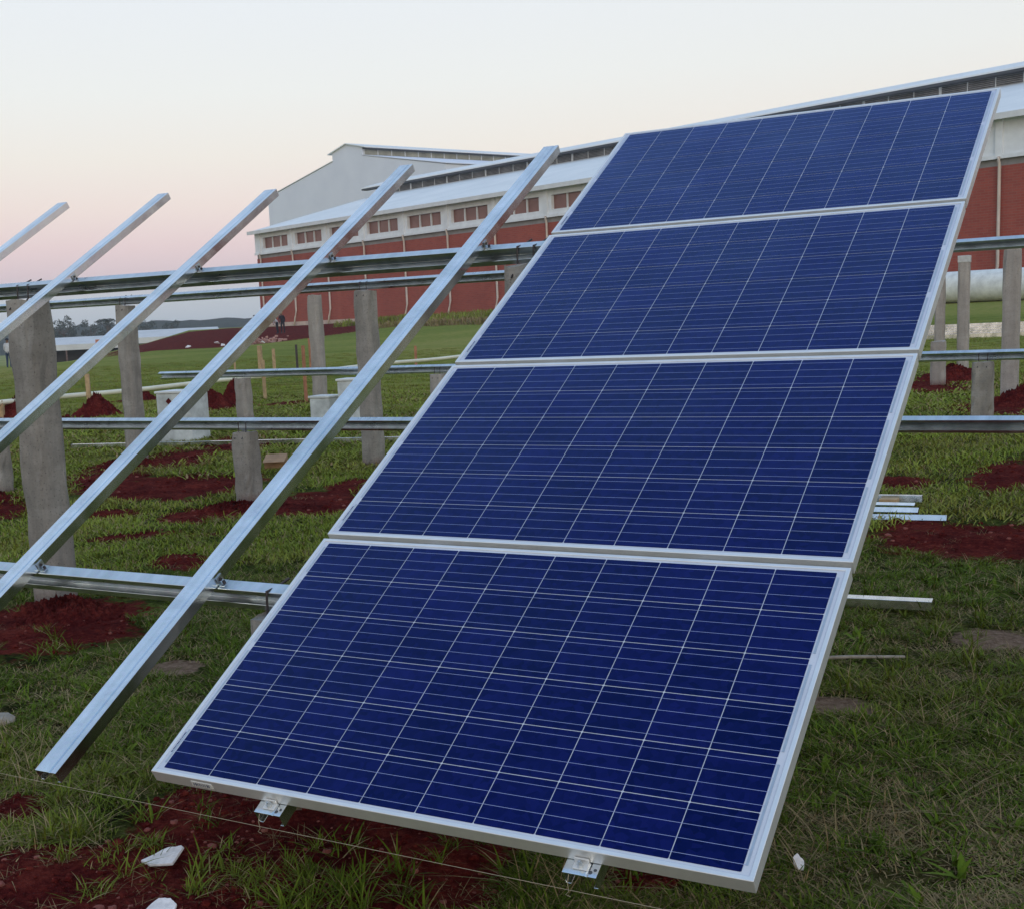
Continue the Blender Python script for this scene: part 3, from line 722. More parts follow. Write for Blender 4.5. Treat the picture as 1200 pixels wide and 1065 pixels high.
# rendered band with openings cut out as separate strips
b_ = MB(); WZ0, WZ1 = 8.55, 9.72
b_.box(-.12, -.10, BANDB+.002, LEN+.1, 40.1, WZ0); b_.box(-.12, -.10, WZ1, LEN+.1, 40.1, EAVE)
nb = int(LEN/BAY)
wins = []
last = -.12
for k in range(nb):
    w0 = 0.95 + k*BAY + .62; w1 = w0 + 5.0
    if k >= 12 and k % 1 == 0 and k in (12, 13): continue
    b_.box(last, -.10, WZ0+.001, w0, 40.1, WZ1-.001); last = w1; wins.append((w0, w1))
b_.box(last, -.10, WZ0+.001, LEN+.1, 40.1, WZ1-.001)
for k in range(nb): b_.box(0.95+k*BAY-.22, -.24, BANDB+.01, 0.95+k*BAY+.22, -.101, EAVE-.02)
b_.box(-.14, -.22, BANDB-.02, LEN+.1, -.102, BANDB+.22)
b_.build('rendered_band', M['render'], fac)
for (w0, w1) in wins:
    p_ = MB(); p_.box(w0, .22, WZ0+.002, w1, .26, WZ1-.002)
    wn = p_.build('window', M['pane'], fac)
    for q in (1/3, 2/3):
        f_ = MB(); f_.box(w0+(w1-w0)*q-.06, .08, WZ0+.004, w0+(w1-w0)*q+.06, .218, WZ1-.004); f_.build('mullion', M['trim'], wn)
for k in range(nb):
    x = 0.95+k*BAY+.05; b_ = MB()
    b_.tube([(x, -.30, BANDB+.1), (x, -.30, BANDB-.12), (x, -.16, BANDB-.5), (x, -.16, 1.6), (x-.02, -.3, .9), (x-.25, -.4, -.1)], .10, 7)
    b_.build('downpipe', M['downpipe'], fac, smooth=True)
# roof: two slopes and a monitor on top
hz = EAVE+.02
b_ = MB()
def slab(b_, y0, z0, y1, z1, x0, x1, th=.12):
    b_.prism([(y0, z0), (y1, z1), (y1, z1+th), (y0, z0+th)], 'x', x0, x1)
slab(b_, -.75, hz-.2, MW, hz-.2+(MW+.75)*RS, -.25, LEN)
slab(b_, 40.75, hz-.2, 40-MW, hz-.2+(MW+.75)*RS, -.25, LEN)
b_.build('roof', M['roof'], fac)
b_ = MB(); b_.box(-.3, -.95, hz-.42, LEN, -.752, hz-.06); b_.build('gutter', M['trim'], fac)
b_ = MB(); zt = hz-.2+MW*RS
b_.add([(-.1, 0, hz-.3), (-.1, 40, hz-.3), (-.1, 40-MW, zt), (-.1, MW, zt), (.1, 0, hz-.3), (.1, 40, hz-.3), (.1, 40-MW, zt), (.1, MW, zt)],
       [(0, 1, 2, 3), (4, 7, 6, 5), (0, 3, 7, 4), (1, 5, 6, 2), (3, 2, 6, 7), (0, 4, 5, 1)]); b_.build('gable', M['clad'], fac)
MZ0 = hz-.2+(MW+.75)*RS + .12; MZ1 = MZ0 + .93
b_ = MB(); b_.box(.3, MW+.25, MZ0-1.0, LEN-.3, 40-MW-.25, MZ1+.1); b_.build('monitor_core', M['dark'], fac)
b_ = MB(); nbl = 7
for i in range(nbl):
    z0 = MZ0 + (MZ1-MZ0)*i/nbl
    b_.prism([(MW+.02, z0), (MW+.2, z0+.10), (MW+.2, z0+.125), (MW+.02, z0+.025)], 'x', .3, LEN-.3)
b_.build('louver_blades', M['louver'], fac)
k = 0; x = .3
while x < LEN:
    ww_ = .22 if k % 3 == 0 else .07
    b_ = MB(); b_.box(x-ww_/2, MW-.04, MZ0-.1, x+ww_/2, MW+.015, MZ1); k += 1; x += BAY/3
    b_.build('monitor_post', M['trim'], fac)
b_ = MB(); slab(b_, MW-.95, MZ1-.06, 20, MZ1-.06+(20-MW+.95)*RS, -1.6, LEN); slab(b_, 40-MW+.95, MZ1-.06, 20, MZ1-.06+(20-MW+.95)*RS, -1.6, LEN); b_.build('monitor_roof', M['roof'], fac)
b_ = MB(); b_.box(-1.6, MW-.9, MZ1-.24, LEN, MW+.0, MZ1-.062); b_.build('monitor_soffit', M['dark'], fac)

# taller hall behind: gable to the front
hall = empty('tall_hall', (FA[0]+FE[0]*40.6, FA[1]+FE[1]*40.6, GB), (0, 0, FROT))
tag(hall, 'taller pale grey hall with stepped gable and louvered ridge behind the factory', 'hall')
sL, sA, sR_ = -61.5, -38.3, -15.1; zE = 22.13-GB; zM0, zM1, zA = 25.63-GB, 27.0-GB, 27.75-GB; mh = 3.9; HL = 95
b_ = MB(); b_.prism([], 'x', 0, 0) if False else None
def yprism(b_, prof, y0, y1):
    n = len(prof); vs_ = [(p[0], y0, p[1]) for p in prof] + [(p[0], y1, p[1]) for p in prof]
    b_.add(vs_, [tuple(range(n)), tuple(range(2*n-1, n-1, -1))] + [(k, n+k, n+(k+1) % n, (k+1) % n) for k in range(n)])
yprism(b_, [(sL, -2), (sR_, -2), (sR_, zE), (sA+mh, zM0), (sA-mh, zM0), (sL, zE)], 0, HL); b_.build('wall', M['clad'], hall)
b_ = MB(); yprism(b_, [(sA-mh, zM0+.003), (sA+mh, zM0+.003), (sA+mh, zM1), (sA, zA), (sA-mh, zM1)], .0, .25); b_.build('ridge_gable', M['clad'], hall)
b_ = MB(); yprism(b_, [(sL-.3, zE+.04), (sA-mh, zM0+.06), (sA-mh, zM0+.16), (sL-.3, zE+.14)], -.12, HL); b_.build('left_roof', M['roof'], hall)
b_ = MB(); yprism(b_, [(sR_+.3, zE+.04), (sA+mh, zM0+.06), (sA+mh, zM0+.16), (sR_+.3, zE+.14)], -.12, HL); b_.build('right_roof', M['clad'], hall)
b_ = MB(); b_.box(sA-mh+.1, .252, zM0+.17, sA+mh-.06, HL, zM1-.02); b_.build('louver_panel', M['louver_pale'], hall)
b_ = MB()
for k in range(0, int(HL/2.6)): b_.box(sA+mh-.058, .3+k*2.6, zM0+.18, sA+mh+.03, .3+k*2.6+.16, zM1-.02)
b_.build('louver_posts', M['trim'], hall)
b_ = MB(); yprism(b_, [(sA-mh-.9, zM1-.28), (sA, zA+.02), (sA+mh+.9, zM1-.28), (sA+mh+.9, zM1-.14), (sA, zA+.16), (sA-mh-.9, zM1-.14)], -.3, HL); b_.build('ridge_roof', M['roof'], hall)
b_ = MB(); b_.box(sA+mh+.02, .1, zM1-.42, sA+mh+.86, HL, zM1-.20); b_.build('ridge_soffit', M['dark'], hall)

# white pipe in front of the brick wall on the right
def fpos(s, w_, z): return Vector((FA[0]+FD[0]*s+FE[0]*w_, FA[1]+FD[1]*s+FE[1]*w_, z))
b_ = MB(); z0 = gz1(*fpos(101, -17, 0)[:2])
pts = [fpos(s, -17 - .0*s, .68+.75) for s in np.linspace(80, 132, 14)]
b_.tube(pts, .75, 28); o = b_.build('white_pipe', M['white'], None, smooth=True); tag(o, 'big white pipe lying before the brick wall at the right', 'pipe')

# ------------------------------------------------------------------ far left: sheds, trees, hills
def shed(x, y, z, ln, dp, h, rz, label, orange=True):
    root = empty('long_shed', (x, y, z), (0, 0, rz)); tag(root, label, 'shed')
    b_ = MB(); b_.add([(-ln/2, -dp/2, h*.50), (ln/2, -dp/2, h*.50), (ln/2, -dp/2, h*.72), (-ln/2, -dp/2, h*.72), (-ln/2, dp/2, h), (ln/2, dp/2, h), (-ln/2, dp/2, h*.50), (ln/2, dp/2, h*.50)],
        [(0, 1, 2, 3), (3, 2, 5, 4), (4, 5, 7, 6), (0, 3, 4, 6), (1, 7, 5, 2)]); b_.build('roof', M['tarp'], root)
    n = max(3, int(ln/3.4))
    for k in range(n+1):
        xx = -ln/2+.2+(ln-.4)*k/n; c_ = MB(); c_.box(xx-.12, -dp/2+.02, -.5, xx+.12, -dp/2+.26, h*.50); c_.build('pillar', M['conc_light'], root)
    c_ = MB(); c_.box(-ln/2+.3, dp/2-.4, -.5, ln/2-.3, dp/2-.2, h*.50); c_.build('rear_wall', M['black'], root)
    if orange:
        c_ = MB(); c_.box(ln*.18, -dp/2-.08, h*.56, ln*.36, -dp/2-.01, h*.86); c_.build('orange_sign', M['orange'], root)
    return root
shed(-147.5, 143.5, -3.05, 13.0, 7, 3.9, R(46), 'long white roofed shed with orange patch at the far left')
shed(-136.5, 152.5, -2.6, 15.0, 8, 4.0, R(44), 'second white roofed shed beyond the red bank', False)
shed(-161.5, 133, -3.05, 9.0, 7, 3.4, R(48), 'small white shed at the very left edge', False)

def tree(x, y, z, h, cr, label, name='far_tree', n=900, umbrella=False, seed=1, group='far trees on the left skyline'):
    z = z - 1.5
    rr = np.random.default_rng(seed); root = empty(name, (x, y, z)); tag(root, label, 'tree', group)
    b_ = MB(); th = h*(.72 if umbrella else .5)
    b_.tube([(0, 0, -1), (.02*h, 0, th*.5), (0, .02*h, th), (0, 0, h*.82)], [.035*h, .026*h, .018*h, .006*h], 7)
    for k in range(7):
        a = rr.uniform(0, 6.28); l_ = cr*rr.uniform(.5, .9); zz = th*rr.uniform(.75, 1.0)
        b_.tube([(0, 0, zz), (math.cos(a)*l_*.5, math.sin(a)*l_*.5, zz+.10*h), (math.cos(a)*l_, math.sin(a)*l_, zz+(.14 if umbrella else .24)*h)], [.014*h, .009*h, .003*h], 5)
    b_.build('trunk', M['bark'], root)
    c_ = MB(); ncl = 16
    cl = []
    for k in range(ncl):
        a = rr.uniform(0, 6.28); r_ = cr*math.sqrt(rr.uniform(0, 1))*.8
        zz = h*(rr.uniform(.82, .95) if umbrella else rr.uniform(.30, .92)); r_ *= 1 if umbrella else (1.15-.75*abs(zz/h-.5))
        cl.append((r_*math.cos(a), r_*math.sin(a), zz, cr*rr.uniform(.22, .42)))
    vs_ = []; fs = []
    for k in range(n):
        q = cl[rr.integers(ncl)]; d = rr.normal(0, 1, 3); d /= np.linalg.norm(d); rad = q[3]*rr.uniform(.35, 1)**.5
        p = np.array(q[:3]) + d*rad*np.array([1, 1, .35 if umbrella else .8]); s_ = h*rr.uniform(.012, .03)
        u = rr.normal(0, 1, 3); u /= np.linalg.norm(u); v_ = np.cross(u, rr.normal(0, 1, 3)); v_ /= np.linalg.norm(v_)
        o_ = len(vs_); vs_ += [p-u*s_, p+v_*s_*.6, p+u*s_, p-v_*s_*.6]; fs.append((o_, o_+1, o_+2, o_+3))
    c_.add(vs_, fs); c_.build('crown', M['leaf'], root)
tspec = [(-305, 284, -3, 11.5, 4.2, 'leafy dark tree just right of the big post on the skyline', 0), (-311, 296, -3, 12, 4.0, 'tallest dark tree in the clump right of the big post', 0),
 (-316, 303, -3, 10.5, 4.0, 'broad dark tree in the middle of the skyline clump', 0), (-313, 310, -3, 11, 3.6, 'pointed dark tree ending the skyline clump', 0),
 (-316, 322, -3, 8, 3.4, 'low rounded tree beyond the shed, right of the clump', 0), (-276, 280, -2, 9.2, 3.2, 'flat topped umbrella tree left of the tall post', 1),
 (-280, 284, -2, 7.6, 3.0, 'leafy tree below the umbrella tree', 0), (-268, 288, -1, 7.8, 3.6, 'dark tree right of the tall post behind second shed', 0),
 (-263, 294, -1, 6.8, 3.0, 'smaller dark tree next to the one behind second shed', 0), (-340, 272, -3, 11, 4.0, 'dark tree peeking out left of the big post', 0),
 (-236, 318, .5, 6.3, 2.6, 'single dark bush tree on the red bank skyline', 0)]
for i, (x, y, z, h, cr, lb, um) in enumerate(tspec):
    tree(x, y, z, h, cr, lb, umbrella=bool(um), seed=20+i, n=1100)
# wooded hills
def hill(name, d0, az0, az1, hfun, mat, dep=260):
    n = 260; vs_ = []; fs = []
    for i in range(n):
        az = az0 + (az1-az0)*i/(n-1); dx, dy = math.sin(az), math.cos(az); h = hfun(az, i)
        for j, (k, zf) in enumerate(((0, -.8), (.25, .25), (.5, .7), (.8, .95), (1, 1), (1.5, .7), (2.2, -.5))):
            r_ = d0 + dep*k
            vs_.append((CAM[0]+dx*r_, CAM[1]+dy*r_, -6+(h+6)*zf if zf > 0 else -14))
    for i in range(n-1):
        for j in range(6): fs.append((i*7+j, (i+1)*7+j, (i+1)*7+j+1, i*7+j+1))
    b_ = MB(); b_.add(vs_, fs); o = b_.build(name, mat); o['kind'] = 'structure'; return o
m, t, b = new_mat('wooded_hill'); co = poso(t); f = noise(t, .05, 8, .7, co)
t.links.new(cramp(t, f, (.35, (.022, .035, .030)), (.65, (.06, .075, .055))), b.inputs['Base Color']); b.inputs['Roughness'].default_value = 1; b.inputs['Specular IOR Level'].default_value = 0
bump(t, b, f, 1, 6); M['hill'] = m
hr = np.random.default_rng(5)
hill('hills', 700, R(-80), R(20), lambda az, i: 5.6 + 1.6*math.sin(az*9+1) + 1.0*math.sin(az*23) + hr.uniform(0, 1.5) + (2.2 if hr.random() < .06 else 0), M['hill'])
hill('hills', 1000, R(-95), R(30), lambda az, i: 9 + 2.4*math.sin(az*6+2.2) + hr.uniform(0, 1.2), M['hill'], 340)
# ridge-line trees that stand above the wood
for i, (px, hh) in enumerate(((-36.4, 7), (-35.3, 6.4), (-33.2, 8.2), (-31.6, 5.5), (-29.3, 5.5))):
    a = R(px); d = 905
    tree(CAM[0]+math.sin(a)*d, CAM[1]+math.cos(a)*d, 6.0, hh+2.0, 3.6, ['first', 'second', 'third and tallest', 'fourth', 'fifth'][i]+' lone tree from the left on the wooded ridge', 'ridge_tree', 420, False, 60+i, 'lone trees on the wooded ridge')

# rubble and white scraps on the red bank
b_ = MB(); rr = np.random.default_rng(8)
for k in range(130):
    s = rr.normal(0, .55); p = Vector((-53.6 + s*.5 + rr.normal(0, .25), 69.2 + s*1.2 + rr.normal(0, .5), 0)); p.z = gz1(p.x, p.y) + abs(rr.normal(0, .18))
    T_ = Matrix.Translation(p) @ Matrix.Rotation(rr.uniform(0, 3), 4, 'Z') @ Matrix.Rotation(rr.uniform(0, 1.5), 4, 'X'); q = rr.uniform(.05, .13)
    b_.box(-q, -q*.55, -q*.4, q, q*.55, q*.4, 0, T_)
tag(b_.build('brick_rubble', M['rubble']), 'loose pile of pink brick rubble at the foot of the red bank', 'rubble', kind='stuff')
scr = [(-58, 66.5, 'left'), (-54.5, 66, 'second'), (-52, 67.2, 'third'), (-60, 72, 'high'), (-49.5, 62, 'low')]
for k, (x, y, nm) in enumerate(scr):
    b_ = MB(); T_ = Matrix.Translation((x, y, gz1(x, y)+.12)) @ Matrix.Rotation(k*1.3, 4, 'Z') @ Matrix.Rotation(.5, 4, 'X'); b_.add([tuple(T_ @ Vector(p)) for p in ((-.2, -.09, 0), (.13, -.11, .03), (.23, .07, .01), (-.07, .12, .05), (-.18, -.08, .05), (.12, -.09, .08), (.21, .07, .06), (-.06, .11, .1))], [(0, 3, 2, 1), (4, 5, 6, 7), (0, 1, 5, 4), (1, 2, 6, 5), (2, 3, 7, 6), (3, 0, 4, 7)])
    tag(b_.build('paper_scrap', M['foam']), nm + ' white scrap on the grass below the red bank', 'scrap', 'white scraps below the red bank')

# ------------------------------------------------------------------ people far away on the bank
def person(x, y, rz, label, bent, top, legs, cap=None):
    z0 = gz1(x, y)
    J = {'pel': (0, 0, .92), 'spi': (0, -.02, 1.15), 'che': (0, 0, 1.36), 'nek': (0, .0, 1.50), 'hed': (0, .01, 1.62), 'top': (0, .0, 1.72),
         'shl': (-.18, 0, 1.42), 'ell': (-.25, .04, 1.14), 'hal': (-.22, .22, .95), 'shr': (.18, 0, 1.42), 'elr': (.26, .04, 1.14), 'har': (.22, .22, .98),
         'hpl': (-.09, 0, .88), 'knl': (-.12, .05, .48), 'ftl': (-.13, 0, .08), 'tol': (-.14, .16, .03), 'hpr': (.09, 0, .88), 'knr': (.12, .02, .48), 'ftr': (.14, -.06, .08), 'tor': (.15, .10, .03)}
    if bent:
        Rm = Matrix.Rotation(-bent, 4, 'X')
        for k in ('spi', 'che', 'nek', 'hed', 'top', 'shl', 'shr', 'ell', 'elr', 'hal', 'har'):
            J[k] = tuple(Rm @ (Vector(J[k])-Vector((0, 0, .92))) + Vector((0, 0, .92)))
        J['hal'] = (-.12, J['hal'][1]+.1, .62); J['har'] = (.12, J['har'][1]+.1, .72)
    Rd = {'pel': .15, 'spi': .14, 'che': .16, 'nek': .055, 'hed': .095, 'top': .07, 'shl': .07, 'ell': .05, 'hal': .04, 'shr': .07, 'elr': .05, 'har': .04, 'hpl': .10, 'knl': .07, 'ftl': .05, 'tol': .04, 'hpr': .10, 'knr': .07, 'ftr': .05, 'tor': .04}
    E_ = [('pel', 'spi'), ('spi', 'che'), ('che', 'nek'), ('nek', 'hed'), ('hed', 'top'), ('che', 'shl'), ('shl', 'ell'), ('ell', 'hal'), ('che', 'shr'), ('shr', 'elr'), ('elr', 'har'), ('pel', 'hpl'), ('hpl', 'knl'), ('knl', 'ftl'), ('ftl', 'tol'), ('pel', 'hpr'), ('hpr', 'knr'), ('knr', 'ftr'), ('ftr', 'tor')]
    ks = list(J); me_ = bpy.data.meshes.new('person'); me_.from_pydata([J[k] for k in ks], [(ks.index(a), ks.index(c2)) for a, c2 in E_], [])
    o = bpy.data.objects.new('person', me_); COL.objects.link(o)
    md = o.modifiers.new('skin', 'SKIN'); o.modifiers.new('sub', 'SUBSURF').levels = 1
    for i, k in enumerate(ks):
        sv = me_.skin_vertices[0].data[i]; sv.radius = (Rd[k], Rd[k]); sv.use_root = (k == 'pel')
    dg = bpy.context.evaluated_depsgraph_get(); m2 = bpy.data.meshes.new_from_object(o.evaluated_get(dg)); o.modifiers.clear(); o.data = m2
    m2.materials.clear()
    for q in (M['skin'], M[top], M[legs]): m2.materials.append(q)
    idx = []
    hd = Vector(J['hed']); nk = Vector(J['nek'])
    for p in m2.polygons:
        c_ = p.center
        idx.append(0 if (c_-hd).length < .16 or (c_-Vector(J['hal'])).length < .09 or (c_-Vector(J['har'])).length < .09 else (2 if c_.z < .93 and abs(c_.y) < .25 else 1))
    m2.polygons.foreach_set('material_index', idx); m2.polygons.foreach_set('use_smooth', [True]*len(m2.polygons))
    o.location = (x, y, z0); o.rotation_euler = (0, 0, rz); tag(o, label, 'person')
    b_ = MB(); bm = bmesh.new(); bmesh.ops.create_uvsphere(bm, u_segments=12, v_segments=7, radius=.115)
    for v_ in bm.verts: v_.co = Vector((v_.co.x, v_.co.y*1.1, max(v_.co.z, -.02)*.8)) + hd + (Vector(J['top'])-hd)*.55
    mm = bpy.data.meshes.new('hat'); bm.to_mesh(mm); bm.free(); mm.materials.append(M[cap or 'navy']); ho = bpy.data.objects.new('hat', mm); COL.objects.link(ho); ho.parent = o
person(-61.4, 82.0, R(200), 'person in dark clothes and tan cap standing on the red bank', .35, 'navy', 'navy', 'cap')
person(-62.4, 82.6, R(150), 'person in dark clothes bending over beside the capped person', .9, 'paleshirt', 'navy')
person(-63.3, 81.4, R(120), 'person in dark trousers half hidden by the second rail', .5, 'navy', 'navy')
person(-57.9, 50.5, R(20), 'person in pale top and blue trousers at the far left edge', 0, 'paleshirt', 'jeans')

# ------------------------------------------------------------------ grass
def clump_mesh(name, nbl, rad, hmin, hmax, width, mats, dryf, lean, seed):
    rr = np.random.default_rng(seed); vs_ = []; fs = []; mi = []
    for k in range(nbl):
        a = rr.uniform(0, 6.28); r_ = rad*math.sqrt(rr.uniform(0, 1)); px, py = r_*math.cos(a), r_*math.sin(a)
        h = rr.uniform(hmin, hmax); yaw = rr.uniform(0, 6.28); ln = rr.uniform(.15, lean); cu = rr.uniform(.3, 1.3)
        dx, dy = math.cos(yaw), math.sin(yaw); sx, sy = -dy, dx; wd = width*rr.uniform(.6, 1.3)
        o_ = len(vs_)
        for q, ww_ in ((0, .8), (.4, 1), (.75, .7), (1, .05)):
            off = h*(ln*q + cu*ln*q*q); zz = h*(q - .38*cu*ln*q*q)
            cx_, cy_ = px+dx*off, py+dy*off
            vs_ += [(cx_+sx*wd*ww_/2, cy_+sy*wd*ww_/2, zz), (cx_-sx*wd*ww_/2, cy_-sy*wd*ww_/2, zz)]
        for q in range(3): fs.append((o_+2*q, o_+2*q+1, o_+2*q+3, o_+2*q+2)); 
        d = 1 if rr.random() < dryf else 0; mi += [d]*3
    me_ = bpy.data.meshes.new(name); me_.from_pydata(vs_, [], fs)
    for q in mats: me_.materials.append(q)
    me_.polygons.foreach_set('material_index', mi); me_.polygons.foreach_set('use_smooth', [True]*len(fs))
    return bpy.data.objects.new(name, me_)
gcol = bpy.data.collections.new('grass_tufts')
G, D_ = M['blade'], M['blade_dry']
spec = [  # name, blades, radius, hmin, hmax, width, mats, dry fraction, lean
 ('tuft_a', 46, .07, .010, .036, .0034, (G, D_), .20, 1.3), ('tuft_b', 46, .08, .008, .030, .0032, (G, D_), .42, 1.6),
 ('tuft_c', 38, .055, .014, .055, .0040, (G, D_), .12, 1.1), ('tuft_d', 34, .09, .006, .024, .0034, (G, D_), .85, 2.2),
 ('tuft_e', 14, .03, .04, .105, .0060, (G, D_), .06, .9), ('tuft_f', 60, .22, .015, .055, .008, (M['weed'], D_), .22, 1.2),
 ('tuft_g', 50, .5, .02, .085, .020, (M['weed'], D_), .22, 1.2), ('tuft_h', 10, .06, .04, .10, .0028, (D_, D_), 1, 2.2), ('tuft_i', 9, .012, .03, .055, .014, (G, D_), .05, 2.6)]
for i, s_ in enumerate(spec): gcol.objects.link(clump_mesh(*s_, seed=100+i))
# scatter: density falls with distance from where one stands
def scatter(n, r0, r1, a0, a1):
    u = rng.uniform(0, 1, n); r_ = r0*(r1/r0)**u; a = rng.uniform(a0, a1, n)
    return CAM[0]+r_*np.sin(a), CAM[1]+r_*np.cos(a), r_
pts = []; idx = []; scl = []; rots = []
def put(x, y, k, s):
    z = ground_z(x, y) - .004
    pts.append(np.stack([x, y, z], -1)); idx.append(np.asarray(k)); scl.append(s)
AZ0, AZ1 = R(-62), R(14)
x, y, r_ = scatter(40000, 2.7, 15, AZ0, AZ1)
pn = fnoise(x, y, 6, 5, 2)*.85; so_ = soil_at(x, y) + pn*.55; sa = patch(x, y, SAND) + pn*.4
dr = dry_at(x, y) + fnoise(x, y, 1.4, 4, 11)*.5
keep = (rng.uniform(0, 1, len(x)) > np.clip((so_-.06)/.26, 0, .992)) & (sa < .38)
x, y, r_, dr, so_ = (q[keep] for q in (x, y, r_, dr, so_))
u = rng.uniform(0, 1, len(x)); k = np.where(u < .40, 0, np.where(u < .72, 1, 2))
lush = fnoise(x, y, 1.1, 4, 15) - dr*.5
k = np.where((lush > .10) & (rng.uniform(0, 1, len(x)) < .5), 2, k)
k = np.where(rng.uniform(0, 1, len(x)) < np.clip(dr*1.1, 0, .85), 3, k)
k = np.where((rng.uniform(0, 1, len(x)) < .018) & (dr < .35), 4, k)
k = np.where((r_ > 8.5) & (rng.uniform(0, 1, len(x)) < .55), 5, k)
k = np.where((rng.uniform(0, 1, len(x)) < .05) & (so_ < .1), 7, k); k = np.where((rng.uniform(0, 1, len(x)) < .03) & (r_ < 9), 8, k)
put(x, y, k, rng.uniform(.65, 1.25, len(x)))
x, y, r_ = scatter(24000, 13, 55, AZ0, R(12)); keep = soil_at(x, y) + .3*fnoise(x, y, 3, 4, 1) < .45; x, y = x[keep], y[keep]
put(x, y, np.where((rng.uniform(0, 1, len(x)) < .75) | (np.hypot(x-CAM[0], y-CAM[1]) > 24), 5, 6), rng.uniform(.6, 1.25, len(x))*.9)
# lush tufts by the red soil in front, and seed heads
for (cx, cy, sp, n) in ((.35, .28, .16, 26), (.50, .16, .16, 22), (.2, .12, .1, 8), (-.55, .35, .28, 26), (-.6, .1, .25, 16), (.95, .62, .2, 16), (.6, .75, .2, 8), (1.6, 3.0, .5, 40), (1.5, 4.2, .6, 60), (-.2, .9, .3, 10), (-2.4, 2.0, .5, 14)):
    x = rng.normal(cx, sp, n); y = rng.normal(cy, sp*.6, n); put(x, y, np.where(rng.uniform(0, 1, n) < .7, 4, 2), rng.uniform(.6, 1.15, n))
# litter of straw over the bare soil
x, y, r_ = scatter(1100, 2.8, 9, AZ0, AZ1); so_ = soil_at(x, y); q = so_ > .3; x, y = x[q], y[q]; put(x, y, np.full(len(x), 7), rng.uniform(.2, .55, len(x)))
P = np.concatenate(pts); K = np.concatenate(idx).astype(np.int32); S = np.concatenate(scl)
gm = bpy.data.meshes.new('grass'); gm.vertices.add(len(P)); gm.vertices.foreach_set('co', P.ravel().astype(np.float32))
a = gm.attributes.new('kind_index', 'INT', 'POINT'); a.data.foreach_set('value', K)
vattr(gm, 'size', S); vattr(gm, 'turn', rng.uniform(0, 6.28, len(P)))
grass = bpy.data.objects.new('grass', gm); COL.objects.link(grass); tag(grass, 'short trodden grass with dry straw over red soil', 'grass', kind='stuff')
def scatter_nodes(name, coll):
    ng = bpy.data.node_groups.new(name, 'GeometryNodeTree')
    ng.interface.new_socket('Geometry', in_out='INPUT', socket_type='NodeSocketGeometry'); ng.interface.new_socket('Geometry', in_out='OUTPUT', socket_type='NodeSocketGeometry')
    A = ng.nodes.new; gi = A('NodeGroupInput'); go = A('NodeGroupOutput'); ip = A('GeometryNodeInstanceOnPoints'); ci = A('GeometryNodeCollectionInfo')
    ci.inputs['Collection'].default_value = coll; ci.inputs['Separate Children'].default_value = True; ci.inputs['Reset Children'].default_value = True
    def na(nm, ty):
        n_ = A('GeometryNodeInputNamedAttribute'); n_.data_type = ty; n_.inputs['Name'].default_value = nm; return n_.outputs['Attribute']
    cx = A('ShaderNodeCombineXYZ'); ng.links.new(na('turn', 'FLOAT'), cx.inputs['Z'])
    ng.links.new(gi.outputs[0], ip.inputs['Points']); ng.links.new(ci.outputs[0], ip.inputs['Instance'])
    ip.inputs['Pick Instance'].default_value = True
    ng.links.new(na('kind_index', 'INT'), ip.inputs['Instance Index']); ng.links.new(na('size', 'FLOAT'), ip.inputs['Scale'])
    e2r = A('FunctionNodeEulerToRotation'); ng.links.new(cx.outputs[0], e2r.inputs[0]); ng.links.new(e2r.outputs[0], ip.inputs['Rotation'])
    ng.links.new(ip.outputs[0], go.inputs[0]); return ng
grass.modifiers.new('scatter', 'NODES').node_group = scatter_nodes('grass_scatter', gcol)
# clods and crumbs over the bare soil
ccol = bpy.data.collections.new('soil_crumbs')
for i in range(4):
    bm = bmesh.new(); bmesh.ops.create_icosphere(bm, subdivisions=2, radius=1); rr = np.random.default_rng(300+i); ks = rr.normal(0, 1.4, (6, 3))
    for v_ in bm.verts:
        d = v_.co.copy(); n_ = sum(math.sin(2.2*d.dot(Vector(k_))+j) for j, k_ in enumerate(ks))/6; v_.co = d*(1+.45*n_ + rr.normal(0, .05)); v_.co.z *= .7
    cm = bpy.data.meshes.new('crumb'); bm.to_mesh(cm); bm.free(); cm.materials.append(M['soil_dry' if i == 3 else 'soil']); ccol.objects.link(bpy.data.objects.new('crumb_'+'abcd'[i], cm))
x, y, r_ = scatter(70000, 2.7, 26, AZ0, AZ1); so_ = soil_at(x, y) + .18*fnoise(x, y, 5, 4, 6); q = (so_ > .34) & (rng.uniform(0, 1, len(x)) < .55); x, y, r_ = x[q], y[q], r_[q]
cs = .0035 + .011*rng.uniform(0, 1, len(x))**5 + .0012*r_*rng.uniform(0, 1, len(x))**3
cm = bpy.data.meshes.new('soil_clods'); cm.vertices.add(len(x)); cm.vertices.foreach_set('co', np.stack([x, y, ground_z(x, y)+cs*.15], -1).ravel().astype(np.float32))
a = cm.attributes.new('kind_index', 'INT', 'POINT'); a.data.foreach_set('value', np.where(rng.uniform(0, 1, len(x)) < .12, 3, rng.integers(0, 3, len(x))).astype(np.int32)); vattr(cm, 'size', cs); vattr(cm, 'turn', rng.uniform(0, 6.28, len(x)))
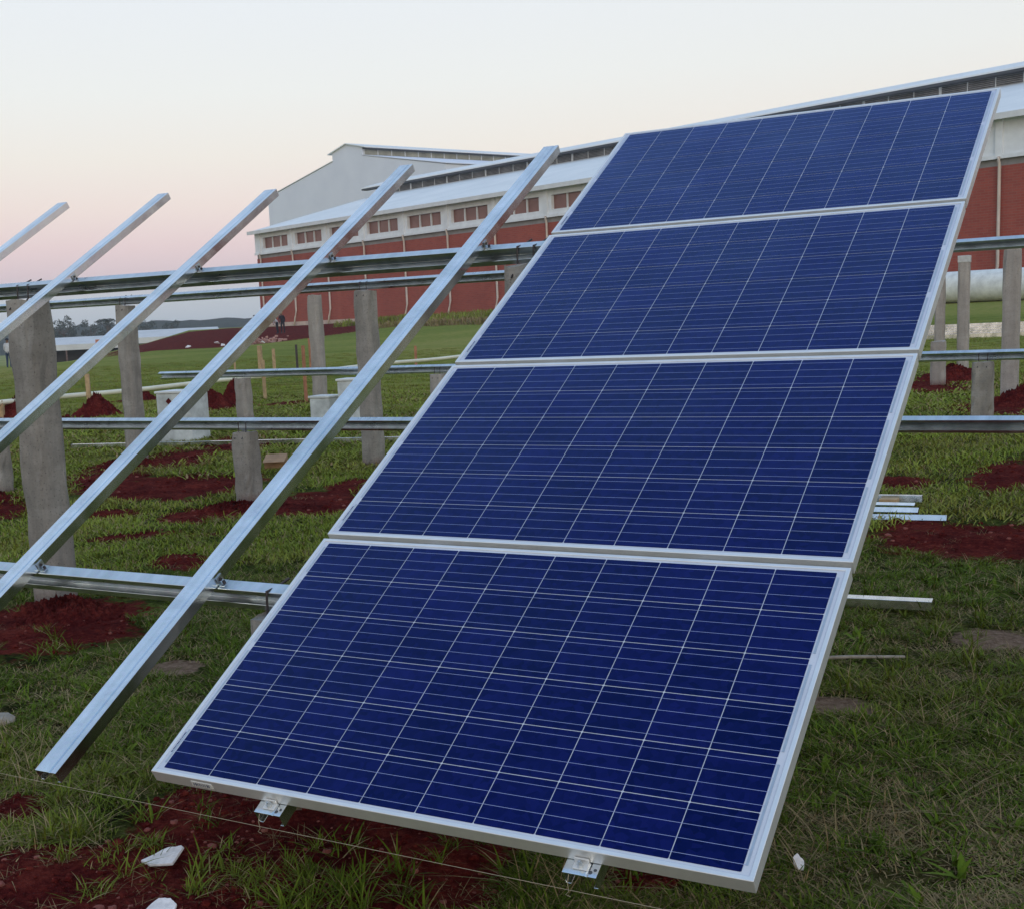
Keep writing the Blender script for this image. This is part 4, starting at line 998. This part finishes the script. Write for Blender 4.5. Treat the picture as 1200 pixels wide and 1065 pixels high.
clods = bpy.data.objects.new('soil_clods', cm); COL.objects.link(clods); tag(clods, 'red clods and crumbs scattered over the bare soil', 'soil clods', kind='stuff')
clods.modifiers.new('scatter', 'NODES').node_group = scatter_nodes('clod_scatter', ccol)
# tall weeds at the foot of the brick wall
wcol = bpy.data.collections.new('weed_tufts')
wcol.objects.link(clump_mesh('weed_a', 50, .6, .4, 1.0, .09, (M['weed'], D_), .1, .5, 200)); wcol.objects.link(clump_mesh('weed_b', 40, .7, .3, .7, .08, (M['weed'], D_), .75, .6, 201))
s = rng.uniform(36, 118, 1500); ww = rng.uniform(-15, -.8, 1500); kk = np.zeros(1500, int)
s2 = rng.uniform(48, 66, 240); w2 = -18 + rng.normal(0, .7, 240) ; kk = np.concatenate([kk, np.ones(240, int)]); s = np.concatenate([s, s2]); ww = np.concatenate([ww, w2])
wx = FA[0]+FD[0]*s+FE[0]*ww; wy = FA[1]+FD[1]*s+FE[1]*ww
wm = bpy.data.meshes.new('tall_weeds'); wm.vertices.add(len(wx)); wm.vertices.foreach_set('co', np.stack([wx, wy, ground_z(wx, wy)-.03], -1).ravel().astype(np.float32))
a = wm.attributes.new('kind_index', 'INT', 'POINT'); a.data.foreach_set('value', kk.astype(np.int32)); vattr(wm, 'size', rng.uniform(.35, .85, len(wx))); vattr(wm, 'turn', rng.uniform(0, 6.28, len(wx)))
weeds = bpy.data.objects.new('tall_weeds', wm); COL.objects.link(weeds); tag(weeds, 'tall weeds growing along the foot of the brick wall', 'weeds', kind='stuff')
weeds.modifiers.new('scatter', 'NODES').node_group = scatter_nodes('weed_scatter', wcol)

# ------------------------------------------------------------------ haze
b_ = MB(); b_.box(-1440, -55, -60, 860, 1560, 62)
hm, ht, hb = new_mat('haze'); ht.nodes.remove(hb); pv = ht.nodes.new('ShaderNodeVolumePrincipled')
pv.inputs['Color'].default_value = (.92, .95, 1, 1); pv.inputs['Density'].default_value = .00033; pv.inputs['Anisotropy'].default_value = .0
ht.links.new(pv.outputs[0], ht.nodes['Material Output'].inputs['Volume'])
o = b_.build('haze', hm); o['kind'] = 'stuff'
